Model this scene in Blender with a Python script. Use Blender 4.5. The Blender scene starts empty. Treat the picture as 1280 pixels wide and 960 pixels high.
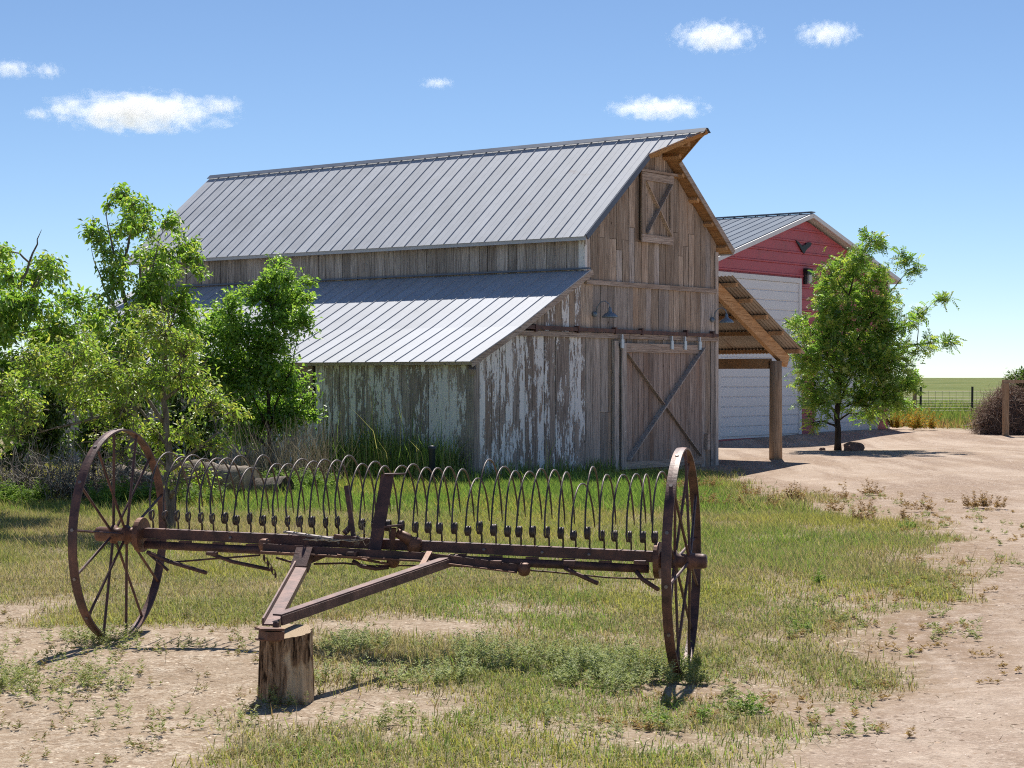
import bpy, math, random
import numpy as np
from mathutils import Vector, Matrix
random.seed(7); RNG = np.random.default_rng(11)
SC = bpy.context.scene; COL = SC.collection
PI = math.pi
# ---------------------------------------------------------------- camera
EYE = 1.75; F = 2300.0
cd = bpy.data.cameras.new("camera"); cam = bpy.data.objects.new("camera", cd); COL.objects.link(cam)
cam.location = (0, 0, EYE); cam.rotation_euler = (PI/2, 0, 0)
cd.sensor_width = 36; cd.lens = 36*F/1280; cd.shift_y = -8/1280
cd.clip_start = 0.1; cd.clip_end = 30000
SC.camera = cam
# ---------------------------------------------------------------- light
SUN = Vector((0.07, 0.75, 1.0)).normalized()
EL = math.asin(SUN.z); AZ = math.atan2(SUN.x, SUN.y)
w = bpy.data.worlds.new("World"); SC.world = w; w.use_nodes = True
nt = w.node_tree; bg = nt.nodes["Background"]
sky = nt.nodes.new("ShaderNodeTexSky"); sky.sky_type = 'NISHITA'; sky.sun_disc = False
sky.sun_elevation = EL; sky.sun_rotation = AZ
sky.altitude = 3000; sky.air_density = 1.0; sky.dust_density = 0.0; sky.ozone_density = 3.8
nt.links.new(sky.outputs[0], bg.inputs[0]); bg.inputs[1].default_value = 0.0475
sd = bpy.data.lights.new("sun", 'SUN'); sd.energy = 2.9; sd.angle = math.radians(0.5); sd.color = (1.0, 0.95, 0.87)
so = bpy.data.objects.new("sun", sd); COL.objects.link(so); so.location = (5, 20, 30)
so.rotation_euler = (-SUN).to_track_quat('-Z', 'Y').to_euler()
vs = SC.view_settings; vs.view_transform = 'Standard'; vs.look = 'None'; vs.exposure = 1.25; vs.gamma = 1.0
SC.cycles.max_bounces = 14; SC.cycles.diffuse_bounces = 4; SC.cycles.transparent_max_bounces = 8
SC.cycles.volume_bounces = 1; SC.cycles.volume_max_steps = 256
SC.cycles.sample_clamp_indirect = 6.0; SC.cycles.filter_width = 1.1; SC.cycles.use_denoising = False

# ---------------------------------------------------------------- terrain
def _hash(i, j, s):
    n = (i*374761393 + j*668265263 + s*1442695041) & 0xffffffff
    n = ((n ^ (n >> 13))*1274126177) & 0xffffffff
    return ((n ^ (n >> 16)) & 0xffff)/65535.0
def vnoise(x, y, s=0):
    x = np.asarray(x, float); y = np.asarray(y, float)
    xi = np.floor(x).astype(np.int64); yi = np.floor(y).astype(np.int64)
    fx = x-xi; fy = y-yi; fx = fx*fx*(3-2*fx); fy = fy*fy*(3-2*fy)
    a = _hash(xi, yi, s); b = _hash(xi+1, yi, s); c = _hash(xi, yi+1, s); d = _hash(xi+1, yi+1, s)
    return (a*(1-fx)+b*fx)*(1-fy)+(c*(1-fx)+d*fx)*fy
def fbm(x, y, s=0, o=3):
    v = 0; a = .5
    for k in range(o):
        v = v+a*vnoise(np.asarray(x)*2**k, np.asarray(y)*2**k, s+k*17); a *= .5
    return v/(1-.5**o)
def gauss(x, y, cx, cy, sx, sy): return np.exp(-((x-cx)**2/(2*sx*sx)+(y-cy)**2/(2*sy*sy)))
def zg(x, y):
    x = np.asarray(x, float); y = np.asarray(y, float)
    z = (-.10*gauss(x, y, 4, 34.3, 2.0, 2.2) - .09*gauss(x, y, 1.4, 11, 1.2, 1.9)
         - .22*gauss(x, y, 8.5, 51.5, 4.0, 3.2) + .05*gauss(x, y, -2.0, 11.1, 1.0, .45))
    near = np.clip((60-np.abs(y-5))/50, 0, 1)
    z = z + near*((fbm(x*1.1, y*1.1, 5)-.5)*.05 + (fbm(x*5, y*5, 9)-.5)*.018)
    z = z + np.clip((np.hypot(x, y)-95)/400, 0, 1)*(fbm(x*.006, y*.006, 3)-.45)*1.6
    return z
def zg1(x, y): return float(zg(np.array([x]), np.array([y]))[0])
def at(px, py, D): return Vector(((px-640)/F*D, D, EYE-(py-472)*D/F))
XBY = np.array([3, 9.3, 10.65, 12.27, 13.98, 16.2, 19.35, 22, 24, 27, 29, 31, 33, 36, 40])
XBX = np.array([.2, .75, 1.4, 2.1, 2.8, 3.6, 4.5, 5.0, 5.0, 4.3, 3.6, 3.3, 3.5, 3.6, 3.6])
def bound(y): return np.interp(y, XBY, XBX)
def sstep(a, b, t):
    t = np.clip((t-a)/(b-a), 0, 1); return t*t*(3-2*t)
def grass_cover(x, y):
    """0 bare .. 1 closed turf"""
    n = fbm(x*.9, y*.55, 21); n2 = fbm(x*2.6, y*1.5, 33)
    d = bound(y)-x + (n-.5)*2.6 + (n2-.5)*1.5 + (fbm(x*6, y*4, 47)-.5)*.8
    g = sstep(-.45, 1.1, d)
    bare = sstep(13.6, 12.9, y + (n-.5)*1.6)*sstep(-.95, -1.5, x + (n2-.5)*.7)
    bare = np.maximum(bare, sstep(15.0, 14.0, y+(n-.5)*1.2)*sstep(-2.9, -3.6, x+(n-.5)*.8))
    strip = gauss(x, y, -.75, 13.0, .75, .42)*1.25
    strip = np.maximum(strip, gauss(x, y, -.8, 9.75, .55, .55)*1.3)
    strip = np.maximum(strip, gauss(x, y, .25, 9.3, .8, .35)*.7)
    strip = np.maximum(strip, gauss(x, y, .1, 14.1, .55, .4)*.75)
    bare = np.maximum(bare, np.clip(strip + (n2-.5)*.6, 0, 1))
    return np.clip(g*(1-bare), 0, 1)*(.5+.5*sstep(.30, .48, fbm(x*1.9, y*1.1, 131)))
def in_barn(x, y):
    u = (x+.651)*.608+(y-31.2)*.794; v = -(x+.651)*.794+(y-31.2)*.608
    return (u > .0) & (u < 7.95) & (v > .0) & (v < 12.2)

# ---------------------------------------------------------------- helpers
class MB:
    def __init__(s): s.v = []; s.f = []
    def add(s, vs, fs):
        b = len(s.v); s.v += [tuple(p) for p in vs]; s.f += [tuple(i+b for i in f) for f in fs]
    def box(s, lo, hi):
        (a, b, c), (d, e, f) = lo, hi
        s.add([(a,b,c),(d,b,c),(d,e,c),(a,e,c),(a,b,f),(d,b,f),(d,e,f),(a,e,f)],
              [(0,3,2,1),(4,5,6,7),(0,1,5,4),(1,2,6,5),(2,3,7,6),(3,0,4,7)])
    def beam(s, p, q, wd, ht, up=(0,0,1), w2=None, h2=None):
        p = Vector(p); q = Vector(q); d = (q-p).normalized(); up = Vector(up)
        sx = d.cross(up).normalized(); uz = sx.cross(d)
        w2 = wd if w2 is None else w2; h2 = ht if h2 is None else h2
        vs = []
        for c, ww, hh in ((p, wd, ht), (q, w2, h2)):
            for i, j in ((-1,-1),(1,-1),(1,1),(-1,1)): vs.append(c+sx*(i*ww/2)+uz*(j*hh/2))
        s.add(vs, [(0,1,2,3),(7,6,5,4),(0,4,5,1),(1,5,6,2),(2,6,7,3),(3,7,4,0)])
    def tube(s, pts, r, n=8, cap=True):
        pts = [Vector(p) for p in pts]; m = len(pts)
        rr = r if isinstance(r, (list, tuple)) else [r]*m
        prev = None; vs = []
        for i, p in enumerate(pts):
            d = (pts[min(i+1, m-1)]-pts[max(i-1, 0)])
            d = d.normalized() if d.length > 1e-9 else Vector((0,0,1))
            if prev is None:
                a = Vector((0,0,1)) if abs(d.z) < .9 else Vector((1,0,0)); sx = d.cross(a).normalized()
            else:
                sx = (prev-d*prev.dot(d))
                sx = sx.normalized() if sx.length > 1e-6 else d.orthogonal().normalized()
            prev = sx; sy = d.cross(sx)
            for k in range(n):
                t = 2*PI*k/n; vs.append(p+(sx*math.cos(t)+sy*math.sin(t))*rr[i])
        fs = []
        for i in range(m-1):
            for k in range(n):
                a = i*n+k; b = i*n+(k+1) % n; fs.append((a, b, b+n, a+n))
        if cap: fs.append(tuple(range(n-1, -1, -1))); fs.append(tuple((m-1)*n+k for k in range(n)))
        s.add(vs, fs)
    def prism(s, poly, vec):
        n = len(poly); vec = Vector(vec); vs = [Vector(p) for p in poly]; vs += [p+vec for p in vs]
        s.add(vs, [tuple(range(n-1, -1, -1)), tuple(range(n, 2*n))]+[(i, (i+1) % n, (i+1) % n+n, i+n) for i in range(n)])
    def lathe(s, prof, n=16, axis='z', c=(0,0,0)):
        vs = []; fs = []; m = len(prof)
        for r, h in prof:
            for k in range(n):
                t = 2*PI*k/n; a, b = r*math.cos(t), r*math.sin(t)
                p = (a, b, h) if axis == 'z' else ((h, a, b) if axis == 'x' else (b, h, a))
                vs.append((p[0]+c[0], p[1]+c[1], p[2]+c[2]))
        for i in range(m-1):
            for k in range(n):
                a = i*n+k; b = i*n+(k+1) % n; fs.append((a, b, b+n, a+n))
        fs.append(tuple(range(n-1, -1, -1))); fs.append(tuple((m-1)*n+k for k in range(n)))
        s.add(vs, fs)
    def mesh(s, name, mat, smooth=False):
        me = bpy.data.meshes.new(name); me.from_pydata(s.v, [], s.f); me.materials.append(mat)
        if smooth: me.polygons.foreach_set('use_smooth', [True]*len(me.polygons))
        me.update(); return me
    def build(s, name, mat, parent=None, loc=(0,0,0), rot=(0,0,0), smooth=False):
        return link(name, s.mesh(name, mat, smooth), parent, loc, rot)
def link(name, me, parent=None, loc=(0,0,0), rot=(0,0,0), scale=(1,1,1)):
    o = bpy.data.objects.new(name, me); COL.objects.link(o)
    o.parent = parent; o.location = loc; o.rotation_euler = rot; o.scale = scale
    return o
def tag(o, label=None, cat=None, group=None, kind=None):
    for k, v in (('label', label), ('category', cat), ('group', group), ('kind', kind)):
        if v: o[k] = v
    return o
def thing(name, label, cat, loc, rz=0, group=None):
    o = bpy.data.objects.new(name, None); COL.objects.link(o); o.location = loc; o.rotation_euler = (0, 0, rz)
    o.empty_display_size = .2
    return tag(o, label, cat, group)
def npmesh(name, V, loops, sizes, mat, cols=None, smooth=False):
    """fast mesh from arrays: V (n,3), loops flat, sizes per face"""
    me = bpy.data.meshes.new(name); nv = len(V); nl = len(loops); nf = len(sizes)
    me.vertices.add(nv); me.vertices.foreach_set('co', np.asarray(V, np.float32).ravel())
    me.loops.add(nl); me.loops.foreach_set('vertex_index', np.asarray(loops, np.int32))
    me.polygons.add(nf); st = np.concatenate([[0], np.cumsum(sizes)[:-1]]).astype(np.int32)
    me.polygons.foreach_set('loop_start', st)
    try: me.polygons.foreach_set('loop_total', np.asarray(sizes, np.int32))
    except Exception: pass
    if cols is not None:
        at_ = me.color_attributes.new('Col', 'FLOAT_COLOR', 'POINT')
        c4 = np.ones((nv, 4), np.float32); c4[:, :3] = cols; at_.data.foreach_set('color', c4.ravel())
    if smooth: me.polygons.foreach_set('use_smooth', np.ones(nf, bool))
    me.materials.append(mat); me.update(calc_edges=True); me.validate()
    return me

# ---------------------------------------------------------------- materials
class NT:
    def __init__(s, name):
        s.m = bpy.data.materials.new(name); s.m.use_nodes = True; s.t = s.m.node_tree; s.t.nodes.clear()
        s.out = s.n('ShaderNodeOutputMaterial')
    def n(s, typ, **kw):
        nd = s.t.nodes.new(typ)
        for k, v in kw.items():
            if k.startswith('i_'): nd.inputs[k[2:].replace('_', ' ')].default_value = v
            else: setattr(nd, k, v)
        return nd
    def l(s, a, b): s.t.links.new(a, b)
    def coords(s, scale=(1,1,1), rnd=0.0, kind='Object'):
        tc = s.n('ShaderNodeTexCoord'); o = tc.outputs[kind]
        if rnd:
            oi = s.n('ShaderNodeObjectInfo'); mu = s.n('ShaderNodeMath', operation='MULTIPLY'); mu.inputs[1].default_value = rnd
            s.l(oi.outputs['Random'], mu.inputs[0]); ad = s.n('ShaderNodeVectorMath', operation='ADD')
            s.l(o, ad.inputs[0]); s.l(mu.outputs[0], ad.inputs[1]); o = ad.outputs[0]
        mp = s.n('ShaderNodeMapping'); mp.inputs['Scale'].default_value = scale; s.l(o, mp.inputs[0]); return mp.outputs[0]
    def noise(s, vec, scale, detail=4, rough=.55, dist=0.0):
        nd = s.n('ShaderNodeTexNoise'); nd.inputs['Scale'].default_value = scale; nd.inputs['Detail'].default_value = detail
        nd.inputs['Roughness'].default_value = rough; nd.inputs['Distortion'].default_value = dist
        s.l(vec, nd.inputs['Vector']); return nd.outputs['Fac']
    def ramp(s, fac, stops, interp='LINEAR'):
        r = s.n('ShaderNodeValToRGB'); cr = r.color_ramp; cr.interpolation = interp
        while len(cr.elements) > 1: cr.elements.remove(cr.elements[-1])
        for i, (p, c) in enumerate(stops):
            e = cr.elements[0] if i == 0 else cr.elements.new(p)
            e.position = p; c = (c, c, c) if isinstance(c, (int, float)) else c; e.color = (*c, 1)
        s.l(fac, r.inputs[0]); return r.outputs[0]
    def mix(s, fac, a, b, mode='MIX'):
        m = s.n('ShaderNodeMix', data_type='RGBA', blend_type=mode)
        for k, v in ((0, fac), (6, a), (7, b)):
            if hasattr(v, 'node'): s.l(v, m.inputs[k])
            else: m.inputs[k].default_value = v if k == 0 else ((*v, 1) if len(v) == 3 else v)
        return m.outputs[2]
    def math(s, op, a, b=0.0, clamp=False):
        m = s.n('ShaderNodeMath', operation=op, use_clamp=clamp)
        for k, v in ((0, a), (1, b)):
            if hasattr(v, 'node'): s.l(v, m.inputs[k])
            else: m.inputs[k].default_value = v
        return m.outputs[0]
    def rand(s): return s.n('ShaderNodeObjectInfo').outputs['Random']
    def attr(s, name): return s.n('ShaderNodeAttribute', attribute_name=name).outputs['Fac']
    def bump(s, h, strength=.3, dist=.01):
        b = s.n('ShaderNodeBump'); b.inputs['Strength'].default_value = strength; b.inputs['Distance'].default_value = dist
        s.l(h, b.inputs['Height']); return b.outputs[0]
    def bsdf(s, col, rough=.8, metal=0.0, normal=None, spec=None):
        p = s.n('ShaderNodeBsdfPrincipled')
        for k, v in (('Base Color', col), ('Roughness', rough), ('Metallic', metal)):
            if hasattr(v, 'node'): s.l(v, p.inputs[k])
            else: p.inputs[k].default_value = (*v, 1) if isinstance(v, tuple) else v
        if normal is not None: s.l(normal, p.inputs['Normal'])
        if spec is not None: p.inputs['Specular IOR Level'].default_value = spec
        s.l(p.outputs[0], s.out.inputs[0]); return p
def wood(name, dark, mid, light, paint=0.0, grain=1.0, axis='z', var=.35, warm=(.30,.16,.07), warmth=.25):
    t = NT(name)
    sc = {'z': (1, 1, .035), 'x': (.035, 1, 1), 'y': (1, .035, 1)}[axis]
    sc2 = {'z': (1, 1, .12), 'x': (.12, 1, 1), 'y': (1, .12, 1)}[axis]
    v = t.coords(sc, 37.0); g = t.noise(v, 70*grain, 6, .65, .4)
    v2 = t.coords(sc2, 91.0); bl = t.noise(v2, 5, 4, .6)
    col = t.ramp(g, [(.34, dark), (.49, mid), (.66, light)])
    col = t.mix(t.ramp(bl, [(.35, .0), (.7, .45)]), col, warm if warmth > .5 else (mid[0]*.55, mid[1]*.5, mid[2]*.48))
    crk = t.noise(t.coords(sc, 71.0), 150*grain, 3, .6); col = t.mix(t.ramp(crk, [(.28, .8), (.39, 0.)]), col, (.055,.045,.04))
    col = t.mix(t.math('MULTIPLY', t.ramp(t.noise(t.coords(sc2, 55.0), 3.1, 3), [(.5, 0.), (.75, 1.)]), warmth), col, warm)
    br = t.math('ADD', t.math('MULTIPLY', t.rand(), var), 1-var/2)
    cc = t.n('ShaderNodeCombineColor'); [t.l(br, cc.inputs[k]) for k in range(3)]
    col = t.mix(1.0, col, cc.outputs[0], 'MULTIPLY')
    # nail and knot specks
    vo = t.n('ShaderNodeTexVoronoi'); vo.inputs['Scale'].default_value = 3.3; t.l(t.coords((1,1,.6), 13.0), vo.inputs['Vector'])
    col = t.mix(t.ramp(vo.outputs['Distance'], [(.03, .8), (.075, 0.)]), col, (.03,.022,.018))
    h = g
    if paint:
        pv = t.coords((1, 1, .22), 23.0)
        pn = t.math('ADD', t.math('MULTIPLY', t.noise(pv, 9.0, 5, .62, .2), .58), t.math('MULTIPLY', t.noise(t.coords((1,1,.30), 67.0), 32.0, 7, .75), .42))
        pb = t.noise(t.coords((.5, .5, .35), 3.0), 2.0, 2)
        th = t.math('ADD', t.math('ADD', pn, t.math('MULTIPLY', t.math('SUBTRACT', t.rand(), .5), .07)), t.math('MULTIPLY', t.math('SUBTRACT', pb, .5), .35))
        mk = t.ramp(th, [(.645-paint*.14, 0.), (.653-paint*.14, 1.)])
        pc = t.mix(t.noise(v2, 9, 4), (.86,.86,.85), (.70,.71,.72))
        col = t.mix(mk, col, pc); h = t.math('ADD', t.math('MULTIPLY', g, .5), mk)
    t.bsdf(col, .92, 0, t.bump(h, .7, .008), .15); return t.m
W_GREY = wood('weathered_wood', (0.150,0.130,0.118), (0.414,0.370,0.336), (0.636,0.588,0.546), var=.55, warm=(0.288,0.198,0.144), warmth=.25)
W_WARM = wood('gable_wood', (0.144,0.110,0.089), (0.414,0.334,0.266), (0.636,0.546,0.456), var=.55, warm=(0.336,0.204,0.120), warmth=.4)
W_PAINT = wood('peeling_painted_wood', (0.132,0.108,0.096), (0.342,0.288,0.254), (0.528,0.468,0.426), paint=1.12, var=.35)
W_PAINT2 = wood('sparse_painted_wood', (0.168,0.146,0.132), (0.432,0.384,0.348), (0.636,0.582,0.534), paint=1.14, var=.4)
W_DOOR = wood('door_wood', (0.132,0.103,0.091), (0.336,0.270,0.234), (0.528,0.450,0.402), var=.45, warm=(0.264,0.132,0.066), warmth=.5)
W_TRIM = wood('trim_wood', (0.180,0.142,0.118), (0.432,0.354,0.300), (0.624,0.540,0.468), axis='x', var=.3)
W_ORANGE = wood('new_timber', (0.252,0.132,0.060), (0.504,0.306,0.162), (0.672,0.456,0.264), axis='x', var=.3, warm=(0.540,0.276,0.108), warmth=.45)
W_SOFFIT = wood('soffit_wood', (0.144,0.078,0.036), (0.360,0.204,0.096), (0.504,0.312,0.156), axis='y', var=.4, warm=(0.408,0.192,0.072), warmth=.7)
W_POST = wood('round_post_wood', (.20,.135,.09), (.40,.29,.20), (.52,.40,.29), var=.2, warm=(.34,.19,.09), warmth=.5)
W_INSIDE = wood('backing_wood', (.03,.022,.018), (.06,.046,.038), (.09,.07,.06))
W_DEAD = wood('dead_log_wood', (.10,.08,.065), (.27,.225,.185), (.42,.37,.31), axis='x', var=.2)
def m_metal_roof(name, base, rust=.0, rough=.42, metal=.55):
    t = NT(name); v = t.coords((1,1,1), 17.0)
    n = t.noise(v, 2.2, 5); n2 = t.noise(t.coords((1, 8, 1), 5.0), 5, 4)
    col = t.mix(t.ramp(n, [(.35, 0.), (.7, 1.)]), tuple(c*.86 for c in base), base)
    col = t.mix(t.math('MULTIPLY', t.ramp(n2, [(.5, 0.), (.8, 1.)]), .35), col, tuple(c*.7 for c in base))
    br = t.math('ADD', t.math('MULTIPLY', t.rand(), .14), .93)
    cc = t.n('ShaderNodeCombineColor'); [t.l(br, cc.inputs[k]) for k in range(3)]
    col = t.mix(1.0, col, cc.outputs[0], 'MULTIPLY')
    if rust:
        rm = t.ramp(t.noise(t.coords((1,.4,1), 31.0), 3.0, 6), [(.62, 0.), (.72, rust)])
        col = t.mix(rm, col, (.20,.085,.03))
    t.bsdf(col, t.math('ADD', t.math('MULTIPLY', n, .2), rough-.1), metal, t.bump(t.noise(v, 9, 3), .12, .01), .4 if rough < .9 else .05); return t.m
M_ROOF = m_metal_roof('galvanised_roof', (.49,.51,.555), 0, .66, .12)
M_ROOFR = m_metal_roof('rust_stained_roof', (.49,.51,.555), .9, .66, .12)
M_CAP = m_metal_roof('ridge_cap_metal', (.12,.15,.21), 0, .5, .1)
M_SHEDROOF = m_metal_roof('shed_roof_metal', (.25,.285,.34), 0, .95, 0.0)
def m_plain(name, col, rough=.6, metal=0.0, var=.25, nscale=6.0, dirt=None, bump=.1):
    t = NT(name); v = t.coords((1,1,1), 9.0); n = t.noise(v, nscale, 5)
    c = t.mix(n, tuple(x*(1-var) for x in col), tuple(min(1, x*(1+var)) for x in col))
    if dirt: c = t.mix(t.ramp(t.noise(v, nscale*.4, 6, .65), [(.5, 0.), (.72, .8)]), c, dirt)
    t.bsdf(c, rough, metal, t.bump(n, bump, .01)); return t.m
M_CORR = m_plain('old_corrugated_iron', (.34,.30,.26), .6, .3, .3, 3, (.24,.13,.07))
M_RED = m_plain('red_siding', (.46,.09,.115), .5, 0, .12, 2.0, (.34,.09,.095), .05)
M_WHITE = m_plain('white_trim_paint', (.72,.72,.72), .5, 0, .06, 3, bump=.03)
M_DOORW = m_plain('white_door_metal', (.74,.75,.77), .45, 0, .05, 2, bump=.03)
M_BLACK = m_plain('black_paint', (.012,.012,.014), .5)
M_LENS = m_plain('frosted_lens', (.55,.52,.48), .3, bump=0)
M_LAMP = m_plain('blue_grey_enamel', (.17,.23,.30), .35, .2, .2, 12)
M_GALV = m_plain('zinc_bracket', (.50,.56,.62), .4, .5, .15, 12)
M_PIPE = m_plain('dark_blue_pipe', (.02,.03,.05), .5)
M_STRING = m_plain('old_twine', (.33,.28,.21), .9)
M_STEEL = m_plain('worn_steel', (.22,.19,.18), .5, .4, .3, 14)
def m_rust(name, dark, mid, bright, rough=.55):
    t = NT(name); v = t.coords((1,1,1), 5.0)
    n = t.noise(v, 9, 7, .65, .3); n2 = t.noise(v, 60, 4)
    c = t.ramp(n, [(.36, dark), (.52, mid), (.68, bright)])
    c = t.mix(t.math('MULTIPLY', n2, .55), c, dark)
    t.bsdf(c, t.math('ADD', t.math('MULTIPLY', n, .3), rough-.12), .25, t.bump(n2, .35, .004), .45); return t.m
M_RUST = m_rust('rusted_iron', (0.052,0.030,0.029), (0.124,0.062,0.055), (0.234,0.111,0.072))
M_RUSTO = m_rust('orange_rust_iron', (0.104,0.049,0.034), (0.221,0.104,0.062), (0.351,0.176,0.104))
M_RIM = m_rust('rim_rust', (0.058,0.034,0.033), (0.137,0.072,0.062), (0.260,0.130,0.091), .5)
M_TINE = m_rust('tine_steel', (0.046,0.034,0.031), (0.111,0.081,0.072), (0.195,0.143,0.124), .48)
M_ARM = m_rust('tongue_steel', (0.085,0.047,0.044), (0.169,0.098,0.088), (0.286,0.169,0.143), .55)
def m_stone(name, a, b): return m_plain(name, a, .95, 0, .35, 9, b, .4)
M_ROCK = m_stone('red_sandstone', (.22,.13,.105), (.14,.09,.08))
# leaf / blade materials read a per-leaf colour attribute
def m_leaf(name, trans=.45, gloss=.06, rough=.5, tint=(1.35,1.45,.75)):
    t = NT(name); a = t.n('ShaderNodeAttribute', attribute_name='Col')
    d = t.n('ShaderNodeBsdfDiffuse'); tr = t.n('ShaderNodeBsdfTranslucent'); gl = t.n('ShaderNodeBsdfGlossy'); gl.inputs['Roughness'].default_value = rough
    t.l(a.outputs['Color'], d.inputs[0])
    tc = t.mix(1.0, a.outputs['Color'], tint, 'MULTIPLY'); t.l(tc, tr.inputs[0])
    m1 = t.n('ShaderNodeMixShader'); m1.inputs[0].default_value = trans; t.l(d.outputs[0], m1.inputs[1]); t.l(tr.outputs[0], m1.inputs[2])
    m2 = t.n('ShaderNodeMixShader'); m2.inputs[0].default_value = gloss; t.l(m1.outputs[0], m2.inputs[1]); t.l(gl.outputs[0], m2.inputs[2])
    t.l(m2.outputs[0], t.out.inputs[0]); return t.m
M_LEAF = m_leaf('leaf', .55, .06, .45, (1.35,1.4,.8)); M_GRASS = m_leaf('grass_blade', .38, .03, .6, (1.15,1.2,.85))
def m_col(name, rough=.9):
    t = NT(name); a = t.n('ShaderNodeAttribute', attribute_name='Col'); t.bsdf(a.outputs['Color'], rough, 0, None, .2); return t.m
M_COL = m_col('dry_twig'); M_PEB = m_col('pebble')
def m_bark(name, a, b, c, sc=1.0):
    t = NT(name); v = t.coords((1,1,.22), 3.0); n = t.noise(v, 22*sc, 6, .65); n2 = t.noise(t.coords((1,1,1), 8.0), 3, 3)
    col = t.ramp(n, [(.34, a), (.5, b), (.68, c)]); col = t.mix(t.math('MULTIPLY', n2, .4), col, b)
    t.bsdf(col, .95, 0, t.bump(n, .9, .015), .1); return t.m
M_BARK = m_bark('grey_bark', (.07,.057,.048), (.17,.145,.125), (.30,.265,.235))
M_BARKD = m_bark('dark_bark', (.02,.015,.012), (.055,.042,.034), (.10,.08,.066))
def m_stump():
    t = NT('stump_bark'); v = t.coords((1,1,.16), 0); n = t.noise(v, 26, 7, .7, .6); n2 = t.noise(t.coords((1,1,.5), 0), 5.5, 4)
    barkc = t.ramp(n, [(.40, (.04,.024,.015)), (.48, (.24,.15,.09)), (.62, (.48,.34,.225))]); clean = t.ramp(n, [(.3, (.42,.30,.185)), (.7, (.62,.49,.34))])
    m = t.ramp(n2, [(.53, 0.), (.58, 1.)]); col = t.mix(m, barkc, clean)
    t.bsdf(col, .95, 0, t.bump(t.math('ADD', n, t.math('MULTIPLY', m, -.4)), 1.0, .02), .1); return t.m
M_STUMP = m_stump()
def m_ground():
    t = NT('dry_ground'); P = t.coords((1,1,1), 0, 'Object')
    n1 = t.noise(P, .7, 5); n2 = t.noise(P, 6, 6, .6); n3 = t.noise(P, 45, 4, .7); n4 = t.noise(P, 160, 2, .6)
    sand = t.ramp(n2, [(.3, (.42,.325,.235)), (.5, (.54,.44,.335)), (.7, (.64,.545,.43))])
    sand = t.mix(t.ramp(n3, [(.40, .85), (.52, 0.)]), sand, (.24,.165,.11)); sand = t.mix(t.ramp(t.noise(P, 13, 5, .7), [(.40, .85), (.53, 0.)]), sand, (.31,.22,.145)); sand = t.mix(t.ramp(t.noise(P, 2.2, 5, .7), [(.42, .55), (.55, 0.)]), sand, (.36,.27,.19))
    grav = t.ramp(n3, [(.32, (.14,.095,.07)), (.47, (.36,.265,.20)), (.56, (.50,.39,.305)), (.68, (.70,.60,.51))])
    grav = t.mix(t.ramp(n4, [(.35, .6), (.5, 0.)]), grav, (.26,.185,.15))
    n5 = t.noise(P, 13, 5, .7); rut = t.noise(t.n('ShaderNodeTexCoord').outputs['Object'], 1, 1) if False else None
    rot = t.n('ShaderNodeMapping'); rot.inputs['Rotation'].default_value = (0, 0, -.18); rot.inputs['Scale'].default_value = (1, .10, 1); t.l(P, rot.inputs[0])
    rut = t.noise(rot.outputs[0], 1.5, 5, .6, .4)
    grav = t.mix(t.ramp(n5, [(.38, .85), (.52, 0.)]), grav, (.25,.175,.125)); grav = t.mix(t.ramp(n2, [(.38, .65), (.52, 0.)]), grav, (.30,.21,.155)); grav = t.mix(t.ramp(n2, [(.55, .0), (.68, .5)]), grav, (.64,.53,.43))
    grav = t.mix(t.math('MULTIPLY', t.ramp(rut, [(.42, 0.), (.60, 1.)]), .55), grav, (.60,.49,.395))
    grav = t.mix(t.math('MULTIPLY', t.ramp(n1, [(.45, 0.), (.62, 1.)]), .5), grav, (.36,.26,.185))
    c = t.mix(t.attr('gravel'), sand, grav)
    c = t.mix(t.math('MULTIPLY', t.attr('edge'), t.ramp(t.math('ADD', t.math('MULTIPLY', n2, .5), t.math('MULTIPLY', n5, .5)), [(.40, .85), (.58, .1)])), c, (.30,.205,.13))
    soil = t.ramp(n3, [(.3, (.12,.105,.05)), (.5, (.23,.20,.10)), (.7, (.33,.28,.165))])
    vg = t.math('MULTIPLY', t.attr('veg'), t.ramp(t.math('ADD', t.math('MULTIPLY', n2, .6), t.math('MULTIPLY', n3, .4)), [(.30, .45), (.5, 1.)]))
    c = t.mix(vg, c, soil)
    fl = t.noise(t.coords((1,.25,1), 0, 'Object'), .09, 5); fl2 = t.noise(P, .8, 6, .7)
    field = t.ramp(fl, [(.32, (.105,.135,.035)), (.5, (.165,.19,.055)), (.68, (.25,.235,.095))])
    field = t.mix(t.ramp(fl2, [(.42, .45), (.62, 0.)]), field, (.07,.095,.03))
    c = t.mix(t.attr('field'), c, field)
    h = t.math('ADD', t.math('MULTIPLY', n3, .6), t.math('ADD', t.math('MULTIPLY', n2, .8), t.math('MULTIPLY', n4, .25)))
    t.bsdf(c, .97, 0, t.bump(h, .9, .028), .1); return t.m
M_GROUND = m_ground()

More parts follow.
